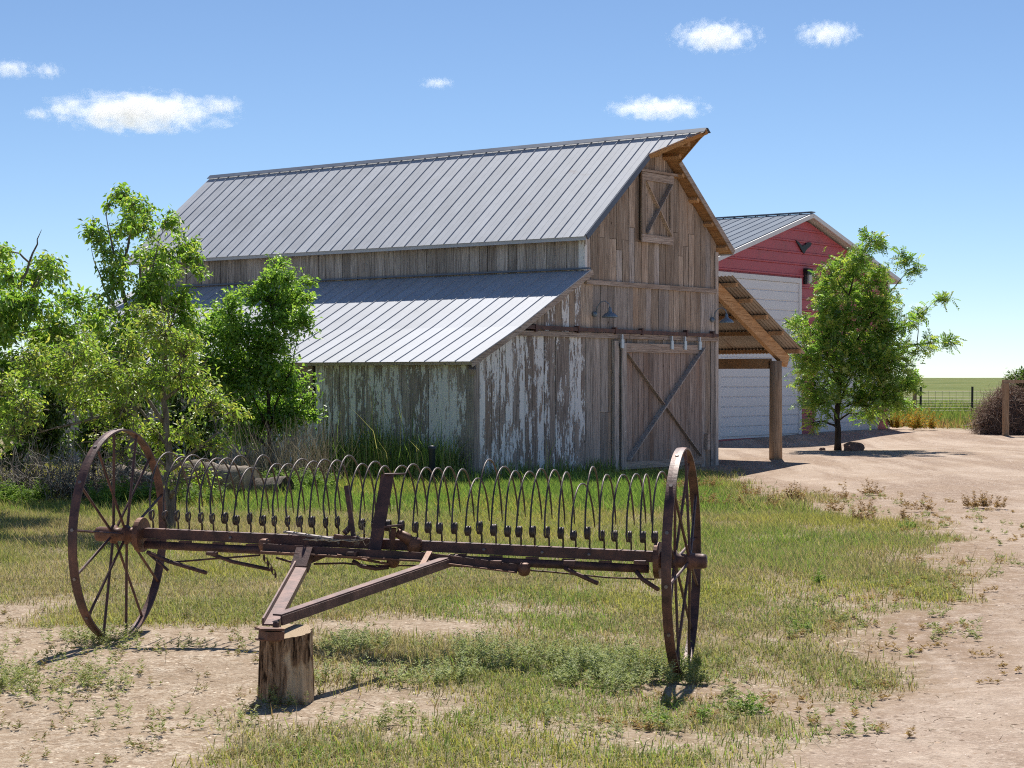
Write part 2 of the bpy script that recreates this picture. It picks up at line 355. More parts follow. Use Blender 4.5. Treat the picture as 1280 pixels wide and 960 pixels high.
# ---------------------------------------------------------------- ground
def axis_steps(lo, hi, core_lo, core_hi, st, grow, far):
    a = list(np.arange(core_lo, core_hi+1e-6, st)); s = st; x = a[-1]
    while x < hi: s = min(s*grow, far); x += s; a.append(x)
    s = st; x = a[0]; pre = []
    while x > lo: s = min(s*grow, far); x -= s; pre.append(x)
    return np.array(pre[::-1]+a)
gx = axis_steps(-9000, 9000, -5, 6, .1, 1.08, 900); gy = axis_steps(-9000, 14000, 8, 16, .1, 1.022, 900)
X, Y = np.meshgrid(gx, gy); nx = len(gx); ny = len(gy)
Z = zg(X, Y); V = np.stack([X.ravel(), Y.ravel(), Z.ravel()], 1)
def grav_mask(x, y):
    n = fbm(x*.9, y*.55, 21); n2 = fbm(x*2.6, y*1.5, 33)
    near = sstep(-.2, 1.0, x-bound(y)-(n-.5)*1.5-(n2-.5)*.8)
    edge = np.interp(x, [2, 12, 16, 40], [66, 66, 59, 57])+(fbm(x*.25, y*.1, 4)-.5)*3
    return near*sstep(.8, -.8, y-edge)*sstep(-6, 0, y)
def field_mask(x, y):
    edge = np.interp(x, [-40, -12, -6, 2, 12, 16, 40], [50, 50, 44, 68, 68, 61, 59])+(fbm(x*.3, y*.1, 8)-.5)*4
    return sstep(-1, 5, y-edge)
GR = grav_mask(X, Y); FI = field_mask(X, Y); ED = sstep(-2.2, -.1, bound(Y)-X+(fbm(X*.9, Y*.55, 21)-.5)*2.4+(fbm(X*3, Y*2, 33)-.5)*1.4)*sstep(2.0, .3, bound(Y)-X)*sstep(9, 11, Y)*sstep(36, 28, Y); VE = grass_cover(X, Y)*(1-FI)
jj, ii = np.meshgrid(np.arange(nx-1), np.arange(ny-1)); a0 = (ii*nx+jj).ravel()
quads = np.stack([a0, a0+1, a0+1+nx, a0+nx], 1)
fg = GR.ravel()[quads].mean(1) > .5
def ground_obj(name, q):
    used, inv = np.unique(q.ravel(), return_inverse=True)
    me = npmesh(name, V[used], inv, np.full(len(q), 4), M_GROUND, None, True)
    for nm, arr in (('gravel', GR), ('veg', VE), ('field', FI), ('edge', ED)):
        at_ = me.attributes.new(nm, 'FLOAT', 'POINT'); at_.data.foreach_set('value', arr.ravel()[used].astype(np.float32))
    return tag(link(name, me), kind='structure')
ground_obj('ground', quads[~fg]); ground_obj('gravel_driveway', quads[fg])

# ================================================================ OLD BARN
BU = (.608, .794)
BARN_RZ = math.atan2(.794, .608)
barn = thing('old_barn', 'weathered wooden barn with hooded gable, metal roof and peeling white paint on its lean-to', 'barn', (-.651, 31.2, 0), BARN_RZ)
L = 12.1; U1 = 3.245; U2 = 7.9; UR = 5.57; ZR = 6.45; KS = .804
def zmain(u): return ZR-KS*abs(u-UR)
def zlean(u): return float(np.interp(u, [-.3, 1.085, 3.245], [2.02, 2.64, 3.73]))
wallm = MB()   # dark backing behind the boards
wallm.prism([(0,.01,-.3),(U1,.01,-.3),(U1,.01,3.6),(1.085,.01,2.52),(0,.01,2.03)], (0,.08,0))
wallm.prism([(U1,.012,-.3),(U2,.012,-.3),(U2,.012,4.48),(UR,.012,6.3),(U1,.012,4.48)], (0,.08,0))
wallm.box((.01,.1,-.3),(.09,L,1.98)); wallm.box((U1+.01,.1,3.4),(U1+.09,L,4.46)); wallm.box((U2-.09,.1,-.3),(U2-.002,L,4.46))
wallm.prism([(0,L,-.3),(U1,L,-.3),(U1,L,3.6),(1.085,L,2.52),(0,L,2.03)], (0,.08,0))
wallm.prism([(U1,L+.002,-.3),(U2,L+.002,-.3),(U2,L+.002,4.48),(UR,L+.002,6.3),(U1,L+.002,4.48)], (0,.08,0))
wall = wallm.build('wall', W_INSIDE, barn)
def board(parent, x0, wd, zb, hl, hr, mat, plane='gable', off=0.0, name='board', th=None):
    """hl, hr: absolute heights of the left and right top corners"""
    th = th or .02+random.random()*.012; g = random.uniform(.003, .009); b = random.uniform(-.012, .012)*0+zb
    skew = random.uniform(-.004, .004); mb = MB()
    vs = [(g,-th,0),(wd-g,-th,0),(wd-g,0,0),(g,0,0),(g+skew,-th,hl-b),(wd-g+skew,-th,hr-b),(wd-g+skew,0,hr-b),(g+skew,0,hl-b)]
    mb.add(vs, [(0,3,2,1),(4,5,6,7),(0,1,5,4),(1,2,6,5),(2,3,7,6),(3,0,4,7)])
    if plane == 'gable': return mb.build(name, mat, parent, (x0, off, b), (0, random.uniform(-.002,.002), 0))
    return mb.build(name, mat, parent, (off, x0+wd, b), (0, 0, -PI/2))
def widths(a, b, lo, hi):
    r = []; x = a
    while x < b-1e-6:
        wd = random.uniform(lo, hi)
        if b-x-wd < lo*.6: wd = b-x
        r.append((x, wd)); x += wd
    return r
# gable wall, lean-to part (painted)
for x, wd in widths(.10, U1, .16, .25):
    pm = W_PAINT if random.random() < .85 else W_PAINT2
    top = lambda u: zlean(u)-.10
    if x+wd < 1.15: board(wall, x, wd, -.2, top(x), top(x+wd), pm)
    else:
        board(wall, x, wd, -.2, 2.49, 2.49, pm)
        if top(x) > 2.72: board(wall, x, wd, 2.50, top(x), top(x+wd), pm if random.random() < .7 else W_WARM)
# gable wall, main part (bare wood)
for x, wd in widths(U1, U2-.08, .17, .27):
    j = random.choice([0, 0, 1.9, 1.1]) if x < 4.3 else 0
    m = W_GREY if random.random() < .6 else W_WARM
    if j: board(wall, x, wd, -.2, j, j, m); board(wall, x, wd, j+.006, 2.49, 2.49, m, off=-.001)
    else: board(wall, x, wd, -.2, 2.49, 2.49, m)
for x, wd in widths(U1, U2-.08, .17, .27):
    board(wall, x, wd, 2.50, 3.47, 3.47, W_GREY if random.random() < .7 else W_WARM)
for x, wd in widths(U1, U2-.02, .17, .26):
    zt0, zt1 = zmain(x)-.13, zmain(x+wd)-.13
    m = W_WARM if random.random() < .75 else W_GREY
    jt = random.choice([4.15, 4.35, 4.35, 4.6]); cap = 5.72
    if min(zt0, zt1) > jt+.4:
        board(wall, x, wd, 3.48, jt, jt, m)
        if min(zt0, zt1) > cap+.1:
            board(wall, x, wd, jt+.006, cap, cap, W_WARM); board(wall, x, wd, cap+.006, *( [zmain(UR)-.13]*0 + [zt0, zt1]), W_WARM)
        else: board(wall, x, wd, jt+.006, zt0, zt1, W_WARM)
    else: board(wall, x, wd, 3.48, zt0, zt1, m)
# side wall over the lean-to roof, and lean-to side wall (with a window hole at v 3.8..4.5)
for x, wd in widths(.03, L, .17, .27): board(wall, x, wd, 3.55, 4.44, 4.44, W_GREY, 'side', U1)
for x, wd in widths(.10, L, .16, .25):
    pm = W_PAINT2 if x < 5 else W_GREY
    if x+wd > 3.8 and x < 4.5:
        board(wall, x, wd, -.2, .98, .98, pm, 'side', 0)
    else: board(wall, x, wd, -.2, 1.99, 1.99, pm, 'side', 0)
# small window in the lean-to
wf = MB()
for z0, z1 in ((.98, 1.05), (1.42, 1.46), (1.84, 1.97)): wf.box((-.045, 3.78, z0), (.0, 4.56, z1))
for v0, v1 in ((3.73, 3.80), (4.13, 4.17), (4.53, 4.60)): wf.box((-.04, v0, .96), (-.003, v1, 1.975))
win = wf.build('window', W_TRIM, barn)
gl = MB(); gl.box((-.012, 3.8, 1.0), (-.004, 4.53, 1.9)); t = NT('dark_window_glass'); t.bsdf((.008,.009,.010), .12); gl.build('pane', t.m, win)
# corner boards and band boards
c = MB(); c.box((-.045,-.05,-.25),(.10,-.034,2.0)); c.box((-.05,-.05,-.25),(-.034,.12,1.95)); c.build('corner_board', W_GREY, barn)
c = MB(); c.box((U1-.04,-.052,3.56),(U1+.03,-.034,4.42)); c.box((U1-.045,-.05,3.72),(U1-.034,.09,4.38)); c.build('corner_board', W_PAINT2, barn)
c = MB(); c.box((U2-.09,-.05,-.25),(U2+.02,-.034,4.3)); c.build('corner_board', W_GREY, barn)
for a, b in ((U1-.02, 4.0), (4.005, 6.05), (6.055, 7.82)):
    c = MB(); c.box((a,-.075,3.455+.01*random.random()),(b,-.036,3.55)); c.build('band_board', W_TRIM, barn)
# sliding door track
for a, b in ((.98, 4.62), (4.64, 7.85)):
    c = MB(); c.box((a,-.085,2.485),(b,-.038,2.575)); c.build('track_board', W_TRIM, barn)
tr = MB(); tr.beam((1.3,-.10,2.64),(7.82,-.10,2.60),.03,.07); tr.build('track_rail', M_RUST, barn)
for u in (1.6, 2.9, 4.1, 5.0, 6.6, 7.6):
    c = MB(); c.box((u,-.125,2.56),(u+.05,-.037,2.69)); c.build('track_bracket', M_RUST, barn)
# sliding door
DX0, DX1, DZ0, DZ1 = 4.30, 7.22, .02, 2.40
door = MB(); door.box((DX0,-.075,DZ0),(DX1,-.045,DZ1)); door = door.build('sliding_door', W_INSIDE, barn)
for x, wd in widths(DX0, DX1, .15, .22): board(door, x, wd, DZ0-.01, DZ1, DZ1, W_DOOR, off=-.076, name='door_board', th=.016+.008*random.random())
c = MB(); c.box((DX0-.20,-.10,-.1),(DX0-.05,-.036,2.44)); c.build('door_jamb', W_GREY, barn)
for (nm, lo, hi) in (('door_stile', (DX0,-.135,DZ0),(DX0+.15,-.103,DZ1)), ('door_rail', (DX0+.153,-.133,DZ1-.17),(DX1,-.103,DZ1)), ('door_rail', (DX0+.153,-.131,DZ0),(DX1,-.103,DZ0+.14))):
    c = MB(); c.box(lo, hi); c.build(nm, W_TRIM if nm == 'door_rail' else W_GREY, door)
c = MB(); c.beam((DX0+.17,-.115,DZ1-.2),(DX1-.12,-.115,DZ0+.17),.022,.11,(0,-1,0)); c.v = c.v; c.build('door_brace', W_TRIM, door)
c = MB(); c.beam((DX0+.17,-.142,DZ0+.17),(DX1-.05,-.142,DZ1-.06),.026,.13,(0,-1,0)); c.build('door_brace', W_GREY, door)
# beams were built with width along the wall normal's cross; correct thickness comes from the up vector
for px in (769.7, 832, 848.5, 867):
    r = (px-640)/F; u = (r*31.2+.651)/(.608-.794*r)
    c = MB(); c.box((u-.045,-.165,2.30),(u+.045,-.137,2.47)); c.box((u-.02,-.16,2.472),(u+.02,-.12,2.56)); c.build('door_hanger', M_GALV, door)
# hayloft door
HX0, HX1, HZ0, HZ1 = 5.02, 6.10, 4.37, 5.66
hay = MB(); hay.box((HX0,-.06,HZ0),(HX1,-.038,HZ1)); hay = hay.build('hayloft_door', W_INSIDE, barn)
for x, wd in widths(HX0, HX1, .17, .24): board(hay, x, wd, HZ0, HZ1, HZ1, W_WARM, off=-.061, name='door_board')
for lo, hi in (((HX0-.02,-.125,HZ1-.13),(HX1+.02,-.096,HZ1+.02)), ((HX0-.02,-.125,HZ0-.03),(HX1,-.096,HZ0+.12))):
    c = MB(); c.box(lo, hi); c.build('door_rail', W_TRIM, hay)
for lo, hi in (((HX0-.02,-.122,HZ0+.122),(HX0+.10,-.096,HZ1-.132)), ((HX1-.10,-.122,HZ0+.122),(HX1,-.096,HZ1-.132))):
    c = MB(); c.box(lo, hi); c.build('door_stile', W_WARM, hay)
c = MB(); c.beam((HX0+.10,-.108,HZ1-.15),(HX1-.08,-.108,HZ0+.14),.022,.10,(0,-1,0)); c.build('door_brace', W_WARM, hay)
c = MB(); c.beam((HX0+.10,-.131,HZ0+.14),(HX1-.10,-.131,HZ1-.15),.022,.11,(0,-1,0)); c.build('door_brace', W_GREY, hay)
c = MB(); c.box((HX0-.05,-.14,5.69),(6.38,-.038,5.735)); c.build('band_board', W_TRIM, barn)
# roofs: wooden deck with metal panels
def slope_pt(side, u, v, off=0.0):
    """side -1 left slope, +1 right slope; u is distance from ridge (horizontal)"""
    nx_, nz_ = KS/math.hypot(1, KS)*side, 1/math.hypot(1, KS)
    return Vector((UR+side*u+nx_*off, v, ZR-KS*u+nz_*off))
EAVE = 2.63; HU = .57; HV = -1.19; RV = -.25; LV = L+.22
def deck(side):
    outline = [(0,HV),(0,LV),(EAVE,LV),(EAVE,RV),(HU,RV)]
    lo = [slope_pt(side,u,v,-.075) for u, v in outline]; hi = [slope_pt(side,u,v,-.012) for u, v in outline]
    n = len(lo); fs = [tuple(range(n)), tuple(range(2*n-1, n-1, -1))]+[(i,(i+1)%n,(i+1)%n+n,i+n) for i in range(n)]
    m = MB(); m.add(lo+hi, fs); return m.build('roof', W_SOFFIT, barn)
def panel_mesh(mapf, wd, prof, ulo0, ulo1, utop, name, mat, usegs=None):
    """strip between v=0..wd; rib profile [(v, h)], lower edge ulo0 at v=0 .. ulo1 at v=wd"""
    m = MB(); vs = []; n = len(prof)
    rows = usegs or 1
    for v, h in prof:
        lo = ulo0+(ulo1-ulo0)*v/wd
        for k in range(rows+1): vs.append(mapf(utop+(lo-utop)*k/rows, v, h))
    fs = []
    for i in range(n-1):
        for k in range(rows):
            a = i*(rows+1)+k; fs.append((a, a+1, a+rows+2, a+rows+1))
    m.add(vs, fs); return m.mesh(name, mat)
PW = .332
PROF = [(0,.003),(.002,.020),(.010,.020),(.013,.003),(.16,.003),(.166,.006),(.174,.006),(.18,.003),(PW+.002,.003)]
RP = {}
for side in (-1, 1):
    rf = deck(side)
    f = lambda u, v, h, s=side: slope_pt(s, u, v, h)
    full = panel_mesh(f, PW, PROF, EAVE+.03, EAVE+.03, .02, 'roof_panel', M_ROOF)
    n = int((LV-RV)/PW)+1; pw = (LV-RV)/n
    for k in range(n):
        o = link('roof_panel', full if not (side < 0 and k in (3, 4, 5)) else panel_mesh(f, PW, PROF, EAVE+.03, EAVE+.03, .02, 'roof_panel', M_ROOFR), rf, (0, RV+k*pw, 0), (0,0,0), (1, pw/PW, 1))
    for k in range(3):     # hood panels, lower edge cut along the prow
        v1 = RV-k*(RV-HV)/3; v0 = RV-(k+1)*(RV-HV)/3
        e0 = HU*(v0-HV)/(RV-HV); e1 = HU*(v1-HV)/(RV-HV); wd = v1-v0
        pr = [(p*wd/PW, h) for p, h in PROF]
        link('roof_panel', panel_mesh(f, wd, pr, max(e0, .03)+.03, e1+.03, .02, 'roof_panel', M_ROOFR), rf, (0, v0, 0))
    for k in range(5 if side > 0 else 2):      # lookouts under the rake
        u = [2.45, 1.9, 1.35, .8, .4][k] if side > 0 else [.42, .2][k]
        vv = RV+.02 if u > HU else HV+(RV-HV)*u/HU+.12
        c = MB(); a = slope_pt(side, u, vv, -.115); b = slope_pt(side, u, .0, -.115)
        c.beam(a, b, .09, .075, tuple(slope_pt(side,0,0,1)-slope_pt(side,0,0,0))); c.build('lookout', W_ORANGE, rf)
    fb = MB(); fb.beam(slope_pt(side, EAVE+.012, RV+.0, -.045), slope_pt(side, EAVE+.012, LV, -.045), .016, .085, (0,0,1)); fb.build('eave_trim', M_ROOF, rf)
    fb = MB(); fb.beam(slope_pt(side, EAVE, RV-.012, -.04), slope_pt(side, HU, RV-.012, -.04), .02, .11, tuple(slope_pt(side,0,0,1)-slope_pt(side,0,0,0)))
    fb.build('rake_trim', M_CAP if side < 0 else W_TRIM, rf)
    fb = MB(); fb.beam(slope_pt(side, HU, RV-.012, -.04), slope_pt(side, .0, HV-.012, -.04), .02, .10, tuple(slope_pt(side,0,0,1)-slope_pt(side,0,0,0)))
    fb.build('rake_trim', W_SOFFIT, rf)
c = MB(); c.beam((UR, HV+.38, ZR-.2),(UR, .0, ZR-.2), .10, .16); c.build('hay_hood_beam', W_ORANGE, barn)
rc = MB()
for side in (-1, 1):
    q = [slope_pt(side,0,HV-.03,.04),slope_pt(side,.10,HV-.03,.036),slope_pt(side,.10,LV+.02,.036),slope_pt(side,0,LV+.02,.04)]
    rc.prism(q if side < 0 else q[::-1], (0,0,.008))
rc.build('ridge_cap', M_CAP, barn)
for k in range(14):        # rafter tails under the left eave
    v = .25+k*.88; c = MB(); c.beam(slope_pt(-1, EAVE-.04, v, -.13), slope_pt(-1, EAVE-.36, v, -.13), .045, .10, (0,0,1)); c.build('rafter_tail', W_GREY, barn)
# lean-to roof
def lean_pt(u, v, h):
    k = .505 if u > 1.085 else .448; n_ = math.hypot(1, k); return Vector((u-k/n_*h, v, zlean(u)+h/n_))
ld = MB(); prof = [(-.28,0),(1.085,0),(U1-.034,0)]
lo = [lean_pt(u, 0, -.07) for u, _ in prof]; hi = [lean_pt(u, 0, -.012) for u, _ in prof]
poly = [(p.x, -.16, p.z) for p in lo]+[(p.x, -.16, p.z) for p in hi[::-1]]
ld.prism(poly, (0, L+.36, 0)); lroof = ld.build('lean_to_roof', W_GREY, barn)
def lf(u, v, h): return lean_pt(u, v, h)
pm = MB(); vs = []; us = [-.31, .4, 1.085, 2.2, U1-.036]
for v, h in PROF:
    for u in us: vs.append(lf(u, v, h))
fs = []
for i in range(len(PROF)-1):
    for k in range(len(us)-1):
        a = i*len(us)+k; fs.append((a, a+len(us), a+len(us)+1, a+1))
pm.add(vs, fs); lp = pm.mesh('roof_panel', M_ROOF)
n = int((L+.40)/PW); pw = (L+.40)/n
for k in range(n): link('roof_panel', lp, lroof, (0, -.19+k*pw, 0), (0,0,random.uniform(-.0006,.0006)), (1, pw/PW, 1))
for a, b in ((-.3, 1.085), (1.085, U1+.10)):
    c = MB(); c.beam(lean_pt(a, -.178, -.05), lean_pt(min(b, U1), -.178, -.05), .022, .10, (-.43, 0, .9)); c.build('rake_trim', W_TRIM, lroof)
c = MB(); c.box((U1-.10,-.17,3.735),(U1-.036,L,3.765)); c.build('roof_flashing', M_CAP, lroof)
c = MB(); c.beam((-.16,-.10,1.84),(-.02,.02,1.92),.12,.10); c.build('eave_bracket', W_GREY, barn)
# goose-neck lamps
def barn_lamp(u, z):
    o = MB(); o.lathe([(.05,-.045),(.055,-.06),(.05,-.085),(.02,-.10)], 14, 'y', (u, 0, z-.06)); mt = o.build('barn_lamp', M_LAMP, barn, smooth=True)
    o = MB(); o.tube([(u,-.09,z-.05),(u,-.12,z+.08),(u+.02,-.18,z+.16),(u+.05,-.26,z+.18),(u+.07,-.33,z+.13),(u+.075,-.35,z+.05)], .010, 8); o.build('gooseneck', M_LAMP, mt, smooth=True)
    o = MB(); o.lathe([(.022,.06),(.03,.05),(.032,0.),(.05,-.03),(.10,-.055),(.142,-.10),(.148,-.125),(.140,-.125),(.09,-.065),(.03,-.03)], 20, 'z', (u+.075,-.35,z)); o.build('lamp_shade', M_LAMP, mt, smooth=True)
    o = MB(); o.lathe([(.014,-.03),(.03,-.06),(.034,-.09),(.022,-.115),(.004,-.125)], 12, 'z', (u+.075,-.35,z)); o.build('bulb', M_LENS, mt, smooth=True)
barn_lamp(3.50, 2.98); barn_lamp(7.66, 2.98)
# electrical box near the corner
c = MB(); c.box((7.42,-.10,.30),(7.52,-.036,.62)); c.build('meter_box', M_plain if False else W_TRIM, barn)
# open shed on the right side
def cz(u): return 3.60-.50*(u-7.9)
for v in (0.02, 2.6, 5.2):
    c = MB(); c.beam((7.93, v, cz(7.93)-.02), (10.86, v, cz(10.86)-.02), .11, .26); c.build('rafter', W_ORANGE, barn)
for v in (.03, 5.2):
    c = MB(); c.lathe([(.145,-.25),(.14,0.4),(.135,1.4),(.13,2.13)], 14, 'z', (10.42, v, -.02)); c.build('post', W_POST, barn, smooth=True)
c = MB(); c.box((10.34,.17,1.94),(10.50,6.0,2.16)); c.build('eave_beam', W_ORANGE, barn)
for k, u in enumerate((8.15, 8.75, 9.4, 10.05, 10.8)):
    c = MB(); c.box((u-.04,-.34,cz(u)+.125),(u+.045,6.1,cz(u)+.205)); c.build('purlin', W_ORANGE, barn)
for k, v in enumerate((.7, 3.2)):
    c = MB(); c.beam((8.0, v, 2.2), (9.0, v+.9, 2.95), .05, .12); c.build('brace', W_ORANGE, barn)
cs = MB(); N = 48; SH = .86; vs = []
for i in range(N+1):
    v = SH*i/N*1.03; h = .012*math.sin(v*2*PI/.085)
    for u in (7.93, 9.4, 11.02): vs.append((u, v, cz(u)+.228+h))
cs.add(vs, [(i*3+k, i*3+k+1, i*3+k+4, i*3+k+3) for i in range(N) for k in range(2)]); csm = cs.mesh('roof_sheet', M_CORR)
for k in range(8): link('roof_sheet', csm, barn, (0, -.42+k*SH, .004*(k % 2)), (0, 0, random.uniform(-.004,.004)))

# ================================================================ RED SHED
DS = Vector((BU[0], BU[1], 0)); R0 = Vector((12.83, 62.9, 0)); SW = 11.8
S0 = R0-DS*SW
shed = thing('red_shed', 'red metal workshop with white overhead doors behind the old barn', 'building', (S0.x, S0.y, -.02), BARN_RZ)
SH_E, SH_P, SL = 5.2, 6.9, 12.0
sw = MB(); sw.prism([(0,.02,-.3),(SW,.02,-.3),(SW,.02,SH_E-.1),(SW/2,.02,SH_P-.12),(0,.02,SH_E-.1)], (0,.1,0))
sw.box((.02,.13,-.3),(.12,SL,SH_E-.1)); sw.box((SW-.12,.13,-.3),(SW-.02,SL,SH_E-.1)); sw.prism([(0,SL,-.3),(SW,SL,-.3),(SW,SL,SH_E-.1),(SW/2,SL,SH_P-.12),(0,SL,SH_E-.1)], (0,.1,0))
swall = sw.build('wall', M_RED, shed)
doors = [(SW-11.2, SW-6.22, 4.84), (SW-5.22, SW-.92, 2.45)]
rowh = .36; k = 0; z = -.1
while z < SH_P-.2:
    z1 = z+rowh; spans = [(0.02, SW-.02)]
    if z1 > SH_E-.15:
        ins = max(0, z-(SH_E-.15))/(SH_P-SH_E)*SW/2; spans = [(ins+.02, SW-ins-.02)]
    for a, b, h in doors:
        if z < h-.02:
            ns = []
            for p, q in spans:
                if a > p+.05: ns.append((p, min(q, a)))
                if b < q-.05: ns.append((max(p, b), q))
            spans = ns
    for p, q in spans:
        if q-p < .1: continue
        c = MB(); m0, m1 = z, min(z1, SH_P-.2)
        prof = [(m0+.003,-.012),(m0+.02,-.045),(m0+.06,-.045),(m0+.08,-.016),(m1-.06,-.014),(m1-.003,-.012)]
        vs = []
        for zz, yy in prof:
            ins = max(0., (zz-(SH_E-.12))/(SH_P-SH_E)*SW/2); vs += [(max(p, ins+.02), yy, zz), (min(q, SW-ins-.02), yy, zz)]
        c.add(vs, [(2*i, 2*i+1, 2*i+3, 2*i+2) for i in range(5)]); c.build('siding_panel', M_RED, swall)
    z = z1
# right hand wall siding
for k in range(15):
    z = -.1+k*rowh
    if z+rowh > SH_E: break
    c = MB(); c.add([(SW+.02,.0,z),(SW+.02,SL,z),(SW+.05,.0,z+.04),(SW+.05,SL,z+.04),(SW+.015,.0,z+.09),(SW+.015,SL,z+.09),(SW+.015,.0,z+rowh-.01),(SW+.015,SL,z+rowh-.01)], [(0,1,3,2),(2,3,5,4),(4,5,7,6)]); c.build('siding_panel', M_RED, swall)
for a, b, h in doors:
    d = MB(); d.box((a+.1,.0,-.05),(b-.1,.018,h-.1)); dd = d.build('overhead_door', M_DOORW, shed)
    ph = .285; n = int((h-.1)/ph); ph = (h-.1)/n
    m = MB(); m.add([(a+.1,-.002,.006),(b-.1,-.002,.006),(a+.1,-.028,.03),(b-.1,-.028,.03),(a+.1,-.028,ph-.02),(b-.1,-.028,ph-.02),(a+.1,-.002,ph),(b-.1,-.002,ph)], [(0,1,3,2),(2,3,5,4),(4,5,7,6)])
    me = m.mesh('door_panel', M_DOORW)
    for k in range(n): link('door_panel', me, dd, (0,0,k*ph))
    f = MB(); f.box((a-.05,-.065,-.05),(a+.1,.0,h)); f.box((b-.1,-.065,-.05),(b+.05,.0,h)); f.box((a-.05,-.066,h-.1),(b+.05,-.001,h+.05)); f.build('door_frame', M_WHITE, shed)
c = MB(); c.box((SW-.04,-.06,-.05),(SW+.07,.06,SH_E-.08)); c.build('corner_trim', M_WHITE, shed)
c = MB(); c.box((-.07,-.06,-.05),(.04,.06,SH_E-.08)); c.build('corner_trim', M_WHITE, shed)
KR = (SH_P-SH_E)/(SW/2)
for side in (-1, 1):
    def sp(u, v, h, s=side): n_ = math.hypot(1, KR); return Vector((SW/2+s*(u+KR/n_*h), v, SH_P-KR*u+h/n_))
    q = [sp(0,-.3,0),sp(SW/2+.35,-.3,0),sp(SW/2+.35,SL+.3,0),sp(0,SL+.3,0)]
    r = MB(); r.prism(q if side > 0 else q[::-1], (0,0,.05)); r = r.build('roof', M_WHITE, shed)
    pwid = .40; pr = [(0,.055),(.010,.074),(.024,.074),(.042,.055),(pwid+.002,.055)]
    me = panel_mesh(sp, pwid, pr, SW/2+.37, SW/2+.37, .02, 'roof_panel', M_SHEDROOF)
    for k in range(int((SL+.6)/pwid)): link('roof_panel', me, r, (0,-.3+k*pwid,0))
    f = MB(); f.beam(sp(-.0,-.325,-.02), sp(SW/2+.37,-.325,-.02), .035, .13, (0,0,1)); f.build('fascia', M_WHITE, shed)
    f = MB(); f.beam(sp(SW/2+.38,-.34,-.04), sp(SW/2+.38,SL+.3,-.04), .03, .16, (0,0,1)); f.build('gutter', M_WHITE, shed)
c = MB(); c.beam((SW/2,-.33,SH_P+.09),(SW/2,SL+.3,SH_P+.09),.26,.03); c.build('ridge_cap', M_SHEDROOF, shed)
# wall lantern and iron bird
ul = SW-6.0
c = MB(); c.box((ul-.0,-.18,5.02),(ul+.34,-.03,5.22)); c.box((ul-.0,-.10,4.72),(ul+.13,-.03,5.02)); lan = c.build('wall_lamp', M_BLACK, shed)
c = MB(); c.box((ul+.13,-.17,4.74),(ul+.33,-.05,5.02)); c.build('lens', M_LENS, lan)
bird = [(-.34,.26),(-.22,.20),(-.10,.10),(-.05,.03),(.0,.12),(.05,.10),(.11,.17),(.22,.24),(.35,.22),(.29,.08),(.18,.0),(.10,-.09),(.05,-.18),(.02,-.24),(-.03,-.20),(-.10,-.10),(-.16,.0),(-.24,.11)]
c = MB(); c.prism([(SW-6.05+1.5*x,-.075,5.87+.80*y) for x, y in bird][::-1], (0,.03,0)); c.build('bird_ornament', M_BLACK, shed)

# ================================================================ HAY RAKE
RK = Vector((-.78, 11.875, 0)); RKZ = .656; rz = math.atan2(-.225, .974)
rake = thing('hay_rake', 'rusty antique dump rake with two tall spoked wheels in front of the barn', 'hay rake', (RK.x, RK.y, 0), rz)
TILT = -.092/3.777
def H(s): return RKZ+TILT*s                   # axle height at local x
def wheel(s, flip):
    R = .703
    w_ = MB(); prof = [(R-.012,-.029),(R,-.029),(R+.003,0),(R,.029),(R-.012,.029),(R-.009,0)]
    n = 150; vs = []
    for k in range(n):
        a = 2*PI*k/n
        for r_, x_ in prof: vs.append((x_, r_*math.cos(a), r_*math.sin(a)))
    m = len(prof); fs = []
    for k in range(n):
        for j in range(m):
            a = k*m+j; b = k*m+(j+1) % m; c_ = ((k+1) % n)*m+(j+1) % m; d = ((k+1) % n)*m+j; fs.append((a, b, c_, d))
    w_.add(vs, fs)
    hub = MB(); hub.lathe([(.025,-.17),(.046,-.165),(.05,-.15),(.048,-.06),(.064,-.055),(.064,-.035),(.044,-.03),(.044,.03),(.064,.035),(.064,.055),(.048,.06),(.046,.13),(.042,.15),(.02,.155)], 20, 'x')
    # origin of the wheel's group: the hub is the part, rim and spokes its sub-parts
    hb = hub.build('wheel', M_RUSTO if flip < 0 else M_RUST, rake, (s, 0, H(s)), (random.random()*0+.12*flip, 0, 0), smooth=True)
    w_.build('rim', M_RIM, hb, smooth=False)
    ns = 14
    for k in range(ns):
        a = 2*PI*k/ns; sx = .045 if k % 2 else -.045
        sp_ = MB(); sp_.tube([(sx, .05*math.cos(a), .05*math.sin(a)), (sx*.2, (R-.004)*math.cos(a), (R-.004)*math.sin(a))], .0095, 6); sp_.build('spoke', M_RUST, hb)
    for k in range(ns):
        a = 2*PI*k/ns
        rv = MB(); c_ = Vector((.0, R*math.cos(a), R*math.sin(a))); rv.tube([c_, c_*1.012], .012, 6); rv.build('rivet', M_STEEL, hb)
    rg = MB(); rg.lathe([(.07,.0),(.115,.0),(.115,.035),(.07,.035)], 24, 'x', (.135*(1 if flip < 0 else -1)-(0 if flip < 0 else .035), 0, 0)); rg.build('ratchet_ring', M_RUSTO, hb)
    return hb
wheel(-1.888, -1); wheel(1.888, 1)
XL, XR = -1.80, 1.80
def seg(a, b, dy, dz): return (a, dy, H(a)+dz), (b, dy, H(b)+dz)
c = MB(); p, q = seg(XL, XR, 0, .015); c.beam(p, q, .012, .066); p, q = seg(XL, XR, .03, .043); c.beam(p, q, .06, .010); c.build('rake_head', M_RUST, rake)
c = MB(); p, q = seg(XL+.1, XR-.12, -.02, -.058); c.tube([p, q], .027, 12); c.build('axle_pipe', M_RUST, rake, smooth=True)
